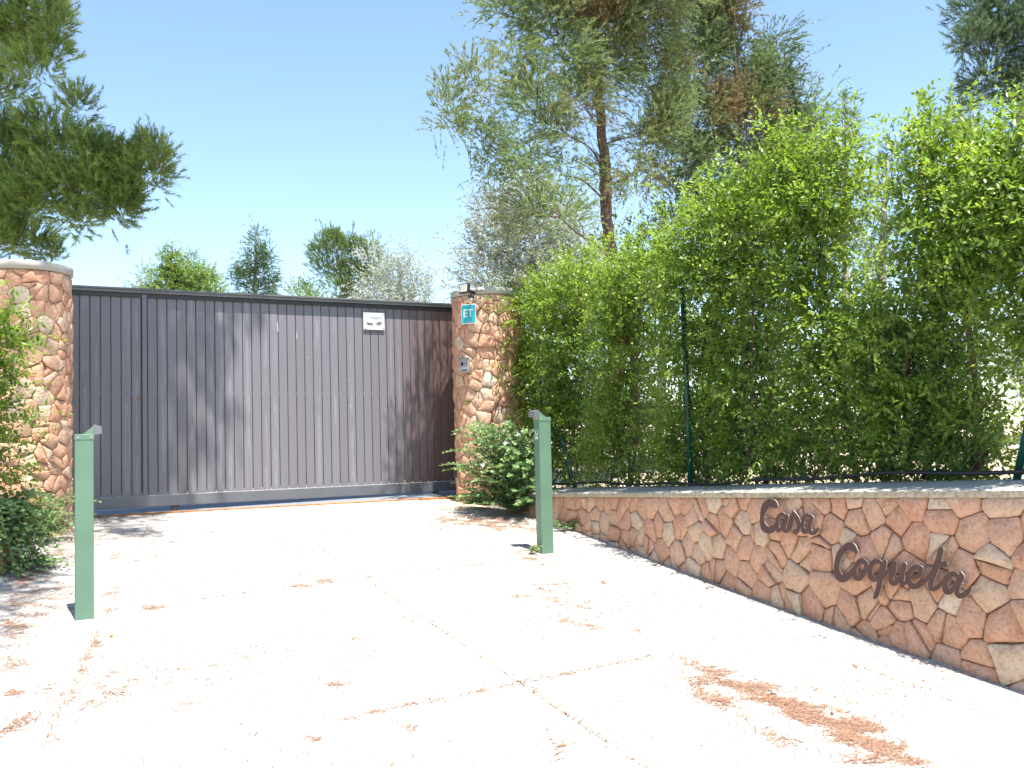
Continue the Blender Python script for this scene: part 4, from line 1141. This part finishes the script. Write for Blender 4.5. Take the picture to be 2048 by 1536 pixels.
# ---- left Aleppo pine, with an unseen high crown shaped to shade gate and drive
tb = (-6.1, 10.6)
pb = pxblobs([(-10, 60, 80, 70, 10.6), (60, 40, 60, 60, 10.4), (110, 70, 32, 50, 10.2), (70, 120, 45, 38, 10.2), (15, 175, 60, 28, 10.8),
              (20, 300, 85, 55, 10.0), (150, 215, 30, 30, 10.0), (110, 265, 60, 45, 9.9), (-20, 400, 90, 75, 10.4), (70, 380, 85, 72, 9.9), (150, 345, 62, 78, 9.8), (205, 355, 55, 70, 9.8), (250, 350, 45, 62, 9.7), (290, 335, 34, 55, 9.7), (318, 315, 18, 36, 9.6),
              (240, 400, 50, 34, 9.8), (170, 415, 50, 32, 9.8), (50, 470, 70, 26, 10.2), (95, 498, 34, 14, 10.2), (-40, 480, 60, 60, 10.4)])
hi = [((-2.85, 8.2, 9.0), (.66, .50, .42)), ((-3.6, 7.9, 9.1), (.80, .60, .5)), ((-2.30, 8.62, 9.2), (.28, .16, .2)), ((-3.15, 7.5, 9.1), (.52, .42, .35)), ((-3.6, 8.5, 9.6), (.6, .5, .4)), ((-4.3, 8.3, 9.0), (.8, .7, .6)),
      ((-2.75, 6.55, 9.2), (.5, .16, .2)), ((-2.05, 6.15, 9.3), (.35, .10, .15)), ((-2.40, 3.95, 9.2), (.55, .32, .25)), ((-2.25, 3.1, 9.3), (.55, .26, .25)), ((-2.45, 2.3, 9.2), (.5, .3, .25)), ((-2.85, 7.25, 9.1), (.5, .24, .25)), ((-2.6, 4.6, 9.3), (.45, .2, .3)), ((-4.4, 6.4, 9.4), (.9, .8, .6)), ((-4.0, 4.4, 9.6), (.9, .9, .5)), ((-5.4, 9.0, 9.6), (1.2, 1.2, .8))]  # unseen crown masses, set out to cast the gate and ground shadows
pine_root = tree('pine_tree', 'big Aleppo pine with a long drooping bough behind the left pillar', 'tree',
     [(tb[0], tb[1], .9, .24), (tb[0] + .05, tb[1], 3.0, .21), (tb[0], tb[1] - .1, 5.5, .17), (tb[0] + .1, tb[1] - .2, 8.0, .13), (tb[0] + .1, tb[1] - .3, 10.0, .07)],
     pb, 'pine', 'pine', 'bark_grey', 1.0, 2.7, 'pines', .075, .9, 24, sag=.05, twigs=8)

hi = [((c[0] + .22, c[1] + .10, c[2]), r) for c, r in hi]
(V, F, Cc), hit = crown(hi, 'pine', 'pine', 1.5, 5.0, .10, .5, 12)
link('crown', tri_mesh('crown', V - np.array(pine_root.location), F, Cc, M['needle']), pine_root)
for c, r in hi:
    pts = limb_path((-6.0, 10.3, 8.0), c, -.03, 8); MB().tube([p - np.array(pine_root.location) for p in pts], np.linspace(.035, .008, 8), 6).build('limb', M['bark_grey'], pine_root, True)
# ---- tall juniper in the middle
Yj = 11.6
def tp(px, py, Y, r): p = at_Y(px, py, Y); return (p[0], p[1], p[2], r)
junb = pxblobs([(1190, 40, 95, 70, 11.6), (1100, 30, 70, 60, 11.2), (1015, 20, 45, 45, 10.9), (1035, 95, 50, 38, 10.8), (1290, 50, 80, 75, 11.8), (1130, 120, 75, 50, 11.2), (1220, 140, 70, 60, 11.6), (1320, 150, 70, 70, 12.0),
              (985, 175, 50, 26, 10.5), (935, 150, 22, 26, 10.3), (900, 205, 18, 42, 10.1), (905, 245, 26, 24, 10.1), (960, 262, 34, 16, 10.3), (1060, 180, 52, 40, 10.9), (1090, 240, 62, 42, 10.9), (1160, 205, 56, 36, 11.2), (1140, 270, 36, 26, 10.9),
              (1050, 300, 48, 26, 10.7), (985, 300, 22, 26, 10.4), (975, 345, 42, 22, 10.4), (1065, 350, 30, 30, 10.7), (1070, 405, 32, 24, 10.6), (1060, 432, 46, 13, 10.5), (1130, 432, 28, 10, 10.5), (1125, 350, 25, 20, 10.9),
              (1285, 270, 42, 34, 11.6), (1320, 260, 55, 60, 11.8), (1205, 348, 30, 12, 11.6), (1265, 355, 32, 12, 11.5), (1300, 340, 26, 30, 11.7)], .8)
tree('juniper_tree', 'tall juniper with shaggy trunk and brown-tinged feathery boughs right of centre', 'tree',
     [tp(1232, 860, Yj, .10), tp(1226, 560, Yj, .085), tp(1222, 500, Yj, .078), tp(1211, 430, Yj, .070), tp(1213, 360, Yj, .074), tp(1205, 290, Yj, .060), tp(1200, 180, Yj, .048), tp(1190, 40, Yj, .036), tp(1185, -120, Yj, .02)],
     [(c, tuple(q * .84 for q in r)) for c, r in junb] + [((at_Y(1180, -60, 11.5)), (.7, .6, .5)), ((at_Y(1080, -60, 11.2)), (.5, .5, .4)), ((at_Y(1290, -60, 11.6)), (.6, .6, .5))], 'juniper', 'juniper', 'bark_red', 1.0, 2.1, 'junipers', .10, .55, 36, brown=.38, sag=.14, twigs=6, limb_r=.36)
jb2 = pxblobs([(1400, 70, 60, 90, 13.4), (1450, 20, 55, 50, 13.5), (1480, 120, 60, 80, 13.5), (1400, 210, 75, 75, 13.2), (1490, 240, 75, 70, 13.4), (1550, 100, 26, 52, 13.6), (1555, 180, 42, 55, 13.6), (1575, 260, 45, 50, 13.6), (1612, 195, 12, 46, 13.4), (1620, 260, 22, 40, 13.4),
               (1385, 310, 66, 45, 13.2), (1470, 330, 75, 48, 13.4), (1570, 330, 60, 40, 13.6), (1350, 380, 32, 32, 13.2), (1430, 400, 62, 30, 13.4), (1345, 440, 30, 26, 13.3), (1500, 420, 60, 50, 13.6)], .8)
tree('juniper_tree', 'dense dark juniper with several pointed tops right of the shaggy-trunked juniper', 'tree',
     [tp(1488, 860, 13.4, .07), tp(1488, 500, 13.4, .055), tp(1485, 380, 13.4, .045), tp(1478, 200, 13.4, .035), tp(1460, 0, 13.4, .02)],
     jb2 + [(at_Y(1430, -50, 13.4), (.5, .5, .5))], 'juniper', 'juniper_dark', 'bark_grey', 1.1, 2.2, 'junipers', .10, .7, 34, brown=.2, sag=.05, twigs=5, limb_r=.3)
tree('juniper_tree', 'slim dark pointed conifer tip poking up behind the tall hedge shoots', 'tree',
     [tp(1693, 850, 15, .07), tp(1692, 400, 15, .04), tp(1690, 200, 15, .012)],
     pxblobs([(1690, 212, 9, 22, 15), (1697, 250, 16, 28, 15), (1694, 300, 22, 40, 15), (1690, 370, 28, 45, 15), (1690, 450, 34, 60, 15)]), 'juniper', 'juniper_dark', 'bark_grey', 1.0, 1.6, 'junipers', .05, .9, 16, twigs=4)
# ---- olive behind the right pillar
tree('olive_tree', 'silvery olive tree behind the right pillar under the juniper', 'tree',
     [tp(1040, 850, 14, .09), tp(1040, 620, 14, .06), tp(1030, 540, 14, .035), tp(1010, 470, 14, .015)],
     pxblobs([(985, 450, 38, 52, 14), (1035, 405, 40, 45, 14), (975, 520, 46, 48, 14), (1040, 480, 52, 62, 14), (1000, 580, 70, 40, 14), (1100, 520, 55, 52, 14.3), (1135, 455, 36, 38, 14.4), (1165, 505, 34, 45, 14.4), (1090, 590, 70, 40, 14.2), (1190, 560, 45, 45, 14.4), (1180, 640, 70, 60, 14.3)]),
     'olive', 'olive', 'bark_grey', 1.1, 3.2, 'olive trees', .10, .5, 14, twigs=6, limb_r=.3)
tree('carob_tree', 'small tree with paired dark leaves just above the hedge right of the juniper trunk', 'tree',
     [tp(1262, 850, 13, .05), tp(1260, 560, 13, .035), tp(1262, 480, 13, .015)],
     pxblobs([(1250, 478, 14, 18, 13), (1272, 474, 14, 18, 13), (1262, 520, 26, 34, 13)]), 'hedge', 'spruce', 'bark', 1.7, .8, None, .07, .6, 4, twigs=3)
tree('pine_tree', 'small blue-green pine in the gap between the two junipers', 'tree',
     [tp(1325, 850, 18, .09), tp(1325, 560, 18, .07), tp(1325, 440, 18, .02)],
     pxblobs([(1322, 455, 32, 34, 18), (1330, 510, 50, 45, 18), (1300, 560, 50, 45, 18)]), 'pine', 'pine_blue', 'bark_grey', 1.5, 1.1, 'pines', .08, 1.0, 18, twigs=3)
tree('pine_tree', 'blue-green pine seen behind the hedge at the sky gap', 'tree',
     [tp(1760, 850, 18, .11), tp(1765, 500, 18, .08), tp(1775, 320, 18, .02)],
     pxblobs([(1795, 300, 20, 30, 18), (1785, 360, 36, 45, 18), (1770, 440, 42, 55, 18), (1750, 540, 60, 60, 18)]), 'pine', 'pine_blue', 'bark_grey', 1.5, .9, 'pines', .08, 1.0, 18, twigs=3)
# ---- right hand pine and small conifer
tree('pine_tree', 'dark pine crown hanging in from the top right corner', 'tree',
     [tp(2160, 850, 15, .2), tp(2150, 400, 15, .17), tp(2120, 100, 15, .12), tp(2100, -200, 15, .07)],
     pxblobs([(1950, 25, 36, 34, 15), (2010, 20, 50, 45, 15), (1945, 90, 48, 36, 14.8), (2000, 100, 55, 50, 15), (2045, 60, 45, 55, 15), (1985, 160, 50, 38, 15), (2035, 170, 48, 52, 15), (2040, 230, 34, 26, 15), (2060, -30, 60, 50, 15), (2120, 60, 60, 80, 15), (2120, 200, 60, 80, 15)]),
     'pine', 'pine_blue', 'bark_grey', 1.25, 2.0, 'pines', .08, .4, 22, twigs=7)
tree('conifer_tree', 'small ragged conifer below the corner pine at the right', 'tree',
     [tp(1945, 850, 16, .09), tp(1940, 400, 16, .06), tp(1922, 200, 16, .012)],
     pxblobs([(1922, 215, 11, 22, 16), (1925, 250, 22, 18, 16), (1938, 290, 30, 26, 16), (1955, 340, 46, 42, 16), (1965, 420, 54, 55, 16), (1960, 520, 55, 60, 16)]), 'juniper', 'juniper_dark', 'bark_grey', 1.3, 1.2, None, .075, .5, 18, brown=.5, twigs=4)
# grey bush seen through the window in the hedge
tree('garden_bush', 'rounded grey-green bush on the pale bank seen through the hedge at far right', 'bush',
     [(5.35, 10.2, 1.9, .04), (5.35, 10.2, 2.2, .03), (5.35, 10.2, 2.5, .02)],
     [((5.15, 10.2, 2.28), (.55, .5, .36)), ((5.75, 10.3, 2.25), (.5, .5, .36))], 'olive', 'olive', 'bark_grey', 1.0, 1.6, None, .09, .6, 14, twigs=3)

# ---- trees beyond the gate
def far(name, lab, cat, px, Y, blobs, kind, palette, s, dens=1.0, group='trees beyond the gate', **kw):
    t0 = at_Y(px, 800, Y); top = min(b[1] for b in blobs)
    tree(name, lab, cat, [(t0[0], Y, .6, .16), tp(px, 650, Y, .09), tp(px, (top + 600) / 2, Y, .045), tp(px, top, Y, .02)], pxblobs([b + (Y,) for b in blobs]), kind, palette, 'bark_grey', s, dens * 2.0, group, kw.pop('cl', .09), kw.pop('up', .6), kw.pop('k', 16 if kind != 'hedge' else 9), **kw)
far('conifer_tree', 'tiny conifer top at the far left above the gate', 'tree', 283, 30, [(284, 556, 13, 16), (286, 585, 20, 20), (284, 625, 26, 30)], 'juniper', 'green', 1.4, 1.2, nd=14)
far('oak_tree', 'broad light green leafy tree over the left part of the gate', 'tree', 345, 30, [(335, 522, 15, 12), (348, 536, 18, 18), (335, 555, 26, 20), (372, 556, 36, 22), (410, 562, 22, 18), (350, 585, 55, 22), (415, 590, 32, 22), (370, 630, 70, 35)], 'hedge', 'green', 1.8, 1.0, cl=.08, k=12)
far('conifer_tree', 'small pointed conifer rising just behind the light green leafy tree', 'tree', 382, 31, [(382, 520, 6, 12), (384, 540, 12, 16), (388, 565, 20, 20), (388, 600, 28, 25)], 'juniper', 'juniper', 1.3, 1.4, cl=.06)
far('conifer_tree', 'dark green spire-shaped conifer above the middle left of the gate', 'tree', 511, 32, [(512, 468, 6, 12), (511, 490, 13, 16), (513, 515, 20, 18), (536, 500, 6, 14), (538, 525, 13, 20), (492, 520, 12, 14), (512, 548, 32, 22), (482, 545, 12, 16), (545, 570, 14, 14), (465, 555, 8, 10), (508, 580, 46, 24), (508, 630, 60, 34)], 'juniper', 'spruce', 1.35, 1.3, cl=.075, brown=0)
far('pine_tree', 'rounded many-topped pine above the middle of the gate', 'tree', 690, 34, [(662, 478, 20, 18), (650, 500, 26, 24), (680, 500, 24, 26), (645, 530, 20, 18), (672, 540, 26, 22), (712, 500, 20, 26), (742, 505, 14, 24), (735, 535, 26, 26), (705, 545, 26, 26), (765, 540, 10, 20), (700, 580, 44, 24), (690, 630, 70, 32)], 'pine', 'pine_far', 1.6, 1.2, cl=.09, up=1.1)
far('olive_tree', 'silvery olive tree just right of the rounded pine above the gate', 'tree', 800, 27, [(745, 540, 14, 26), (790, 540, 22, 20), (815, 545, 18, 22), (750, 575, 30, 20), (800, 575, 36, 24), (840, 588, 26, 18), (800, 625, 80, 36)], 'olive', 'olive', 1.7, 1.1, cl=.10)
far('olive_tree', 'low pale olive top peeping over the gate left of the rounded pine', 'tree', 598, 29, [(596, 588, 16, 7), (630, 593, 22, 6), (605, 615, 40, 12)], 'olive', 'green', 1.5, 1.0)
far('conifer_tree', 'tiny dark conifer tip between the spire conifer and the rounded pine', 'tree', 619, 30, [(619, 572, 4, 8), (619, 586, 8, 10), (619, 610, 14, 18)], 'juniper', 'spruce', 1.2, 1.4, cl=.05)
# woods on the far hill
V = []; Cc = []
hp = []
r_ = np.random.default_rng(4)
n = 2600; X = r_.uniform(-60, 40, n); Y = r_.uniform(190, 262, n)
e = np.exp(-((X + 24) / 15) ** 2) * 29.5 + 9 * np.exp(-((X - 25) / 30) ** 2); j = np.clip((Y - 190) / 12 + 1, 0, 6) / 6
Z = e * np.sin(PI * j / 2)
P = np.stack([X, Y, Z + r_.uniform(0, .8, n)], 1)
m = 16
D = unit(r_.normal(size=(n, m, 3)) + np.array([0, 0, .5])); B = P[:, None] + D * r_.uniform(.3, 1.3, (n, m, 1))
rng = np.random.default_rng(5)
Vv, Ff, Cl = leafquads(B.reshape(-1, 3), D.reshape(-1, 3) * 1.0, r_.uniform(.9, 1.7, n * m), 1.1, np.repeat(pal([(.12, .17, .09), (.16, .20, .12), (.10, .14, .08)], n), m, axis=0), .1)
link('hill_wood', tri_mesh('hill_wood', Vv, Ff, Cl, M['olive']), None, kind='stuff')

# ================================================================== LITTER AND SMALL THINGS ON THE DRIVE
rng = np.random.default_rng(31)
def ground_arr(P): return GX * P[:, 0] + GY * P[:, 1] + GC
def px_to_ground(A): return np.array([on_ground(x, y) for x, y in A])
piles = [ # px, py, rx, ry, tilt(px slope), count
    (1450, 1365, 62, 18, .45, 900), (1545, 1395, 60, 18, .42, 1100), (1590, 1420, 62, 20, .42, 1100), (1440, 1402, 50, 14, .2, 350), (1720, 1450, 60, 12, .45, 600), (1700, 1470, 70, 20, .4, 1000), (1770, 1498, 70, 14, .42, 900), (1740, 1520, 60, 14, .1, 300),
    (1400, 1375, 30, 22, .3, 260), (1540, 1475, 60, 16, .45, 160),
    (1070, 1125, 40, 12, .3, 450), (1110, 1168, 40, 14, .1, 300), (1095, 1195, 34, 20, .2, 400), (1030, 1192, 22, 10, .1, 160), (1165, 1210, 22, 7, .1, 160), (1185, 1258, 22, 7, .2, 160), (1125, 1242, 24, 8, .2, 140), (1270, 1257, 18, 8, .3, 110), (1205, 1166, 16, 4, .1, 60),
    (940, 1042, 70, 12, .05, 1500), (1010, 1052, 60, 13, .05, 1900), (890, 1042, 50, 8, .0, 500), (880, 1062, 60, 8, .05, 450), (1000, 1040, 70, 12, .0, 1200), (935, 1093, 12, 3, 0, 60), (1080, 1060, 30, 8, .1, 400),
    (650, 1062, 32, 5, -.05, 160), (555, 1088, 22, 6, -.1, 170), (605, 1103, 36, 8, .1, 330), (600, 1120, 50, 5, -.1, 140), (650, 1078, 20, 3, 0, 60), (635, 1165, 30, 8, -.15, 300), (580, 1172, 50, 8, -.1, 160), (670, 1102, 14, 3, 0, 40), (590, 1150, 22, 3, 0, 50),
    (222, 1180, 20, 9, -.6, 120), (185, 1290, 16, 20, -.9, 220), (160, 1330, 8, 20, -1, 120), (290, 1118, 34, 5, -.15, 140), (225, 1115, 20, 5, -.2, 110), (300, 1218, 30, 6, -.1, 170), (300, 1140, 50, 4, -.1, 120), (190, 1370, 40, 12, -.4, 150), (200, 1400, 50, 14, -.5, 220), (40, 1382, 40, 8, -.3, 140), (30, 1450, 50, 14, -.5, 200), (90, 1380, 16, 14, .5, 60),
    (660, 1370, 40, 14, -.2, 150), (720, 1320, 60, 24, -.4, 180), (620, 1478, 16, 8, 0, 50), (830, 1468, 22, 10, .3, 100), (860, 1480, 16, 4, .2, 40), (1115, 1505, 16, 20, .2, 90), (660, 1210, 40, 20, 0, 120), (815, 1240, 16, 8, 0, 50), (705, 1282, 14, 5, 0, 30), (330, 1360, 60, 10, -.4, 80), (370, 1410, 50, 12, -.4, 60),
    (60, 1190, 70, 40, -.1, 1500), (120, 1110, 60, 16, -.3, 900), (150, 1075, 40, 10, -.2, 600), (30, 1250, 60, 30, -.2, 900), (15, 1330, 40, 30, -.2, 350), (60, 1150, 40, 14, -.4, 700)]
P = []; 
for px, py, rx, ry, sl, n in piles:
    n = int(n * .85); g = rng.normal(size=(n, 2)) * .75; k = 16
    cl = rng.normal(size=(k, 2)) * .5; g = .62 * g + cl[rng.integers(0, k, n)] * .85
    x = px + g[:, 0] * rx; y = py + g[:, 1] * ry + g[:, 0] * rx * sl
    y = np.maximum(y, 1018); q = px_to_ground(zip(x, y)); hol = np.sin(q[:, 0] * 23 + np.sin(q[:, 1] * 11) * 2) + np.sin(q[:, 1] * 31 + q[:, 0] * 9) + rng.normal(size=len(q)) * .7; P.append(q[hol > -.35])
# joints hold blown needles
def along(a, b, n, w):
    t = rng.uniform(0, 1, n); q = a + (b - a) * t[:, None] + rng.normal(size=(n, 2)) * w * rng.choice([.6, 1, 3.5], (n, 1), p=[.4, .4, .2])
    return np.column_stack([q, GX * q[:, 0] + GY * q[:, 1] + GC])
for (i, j0, j1, n) in ((0, -1.1, 1.0, 420), (1, -.55, .5, 300)): 
    P.append(along(J0 + ja * i * L_ + np.array([.846, .533]) * W_ * j0, J0 + ja * i * L_ + np.array([.846, .533]) * W_ * j1, n, .012))
for (j, i0, i1, n) in ((0, -.6, 1.9, 480), (-1, -.2, .9, 200), (1, -.1, 1.6, 70)):
    ja = np.array([.4395, -.898]) if j >= 0 else jd
    P.append(along(J0 + ja * i0 * L_ + np.array([.846, .533]) * W_ * j, J0 + ja * i1 * L_ + np.array([.846, .533]) * W_ * j, n, .010))
# thin scatter in drifts over the whole drive
n = 52000; X = rng.uniform(-4.2, 4.2, n); Y = rng.uniform(2.2, 9.9, n)
f = np.sin(X * 2.3 + Y * 1.1) + np.sin(Y * 3.1 - X * 1.7 + 2) + np.sin(X * 5.3 + 1) * np.sin(Y * 4.7) + rng.normal(size=n) * .7
wr_x = np.interp(Y, RW.Y[::-1], RW.X[::-1]); wl_x = np.interp(Y, LW.Y[::-1], LW.X[::-1])
f += 1.2 * np.clip(1 - (wr_x - X) / 1.2, 0, 1) + 1.0 * np.clip(1 - (X - wl_x) / 1.5, 0, 1)
ok = (f > .9) & (X < wr_x - .03) & (X > wl_x + .02); P.append(np.column_stack([X, Y, GX * X + GY * Y + GC])[ok])
P = np.vstack(P); n = len(P)
wr_x = np.interp(P[:, 1], RW.Y[::-1], RW.X[::-1]); wl_x = np.interp(P[:, 1], LW.Y[::-1], LW.X[::-1]); ok = (P[:, 0] < wr_x - .02) & (P[:, 0] > wl_x + .03)
P = P[ok]; n = len(P)
a = rng.normal(size=n) * .8 + .35; flip = rng.uniform(size=n) < .3; a = np.where(flip, rng.uniform(0, PI, n), a)
D = np.stack([np.cos(a), np.sin(a), GX * np.cos(a) + GY * np.sin(a)], 1)
Sd = np.stack([-np.sin(a), np.cos(a), -GX * np.sin(a) + GY * np.cos(a)], 1)
L = rng.uniform(.025, .075, n)[:, None]; W = rng.uniform(.0010, .0021, n)[:, None]
h = np.array([0, 0, 1.]) * rng.uniform(.0015, .006, (n, 1))
mid = P + D * L * .5 + Sd * L * rng.normal(size=(n, 1)) * .10 + h + np.array([0, 0, 1.]) * rng.uniform(0, .003, (n, 1))
V = np.stack([P + h - Sd * W, P + h + Sd * W, mid + Sd * W, mid - Sd * W, P + D * L + h + Sd * W * .6, P + D * L + h - Sd * W * .6], 1).reshape(-1, 3)
b = np.arange(n)[:, None] * 6
F = np.concatenate([b + [0, 3, 2, 1], b + [3, 5, 4, 2]], 1).reshape(-1, 4)
Cc = np.repeat(pal([(.27, .145, .095), (.33, .19, .125), (.17, .095, .065), (.36, .24, .165)], n, .35), 6, axis=0)
link('pine_needle_litter', tri_mesh('pine_needle_litter', V, F, Cc, M['litter']), None, kind='stuff')
# grit
n = 5000; X = rng.uniform(-4.2, 4.2, n); Y = rng.uniform(2.2, 9.9, n)
wr_x = np.interp(Y, RW.Y[::-1], RW.X[::-1]); wl_x = np.interp(Y, LW.Y[::-1], LW.X[::-1]); ok = (X < wr_x - .02) & (X > wl_x + .03); X = X[ok]; Y = Y[ok]
# crumbs collect against the wall foot
s_ = rng.uniform(.5, RW.L - 2, 2500); ox, oy = RW.at(s_, np.abs(rng.normal(size=2500)) * .07 + .03); X = np.concatenate([X, ox]); Y = np.concatenate([Y, oy]); n = len(X)
c = np.column_stack([X, Y, GX * X + GY * Y + GC]); sz = rng.uniform(.0015, .0065, (n, 1)) * rng.uniform(.5, 1.2, (n, 1))
T4 = np.array([(1, 0, 0), (-.5, .87, 0), (-.5, -.87, 0), (0, 0, 1.0)])
V = (c[:, None] + (T4[None] * sz[:, None]) * rng.uniform(.7, 1.3, (n, 4, 1))).reshape(-1, 3); b = np.arange(n)[:, None] * 4
F = np.concatenate([b + [0, 1, 3], b + [1, 2, 3], b + [2, 0, 3]], 1).reshape(-1, 3)
Cc = np.repeat(pal([(.45, .40, .33), (.3, .2, .13), (.6, .56, .5), (.16, .11, .08)], n), 4, axis=0)
link('grit', tri_mesh('grit', V, F, Cc, M['litter']), None, kind='stuff')
# cones and pebbles
def cone(px, py, r, lab, m, name, cat):
    p = on_ground(px, py); V = []; F = []; k = 8; R = []
    for i, (a, z) in enumerate(((.5, 0), (1, .35), (.95, .9), (.6, 1.35), (.15, 1.6))):
        for q in range(k): t = 2 * PI * q / k + i * .4; w_ = a * r * (1 + (.12 if (q + i) % 2 else -.08)); V.append((w_ * math.cos(t), w_ * math.sin(t), z * r))
    for i in range(4):
        for q in range(k): F.append((i * k + q, i * k + (q + 1) % k, (i + 1) * k + (q + 1) % k, (i + 1) * k + q))
    F.append(tuple(4 * k + q for q in range(k))); F.append(tuple(range(k))[::-1])
    o = pyobj(name, V, F, m, None, False, label=lab, cat=cat); o.location = p; o.rotation_euler = (.3, .2, px); return o
cone(1571, 1413, .0105, 'small round brown juniper cone lying in the needle drift, upper of two', M['bark'], 'seed_cone', 'cone')
cone(1664, 1429, .0085, 'small brown juniper cone on bare concrete right of the needle drift', M['bark'], 'seed_cone', 'cone')
cone(1548, 1389, .014, 'pale pebble in the middle of the needle drift', M['cap'], 'pebble', 'pebble')
cone(222, 1274, .012, 'tan pebble on the drive just right of the left green post', plain('tan_pebble', (.36, .27, .13), .9), 'pebble', 'pebble')
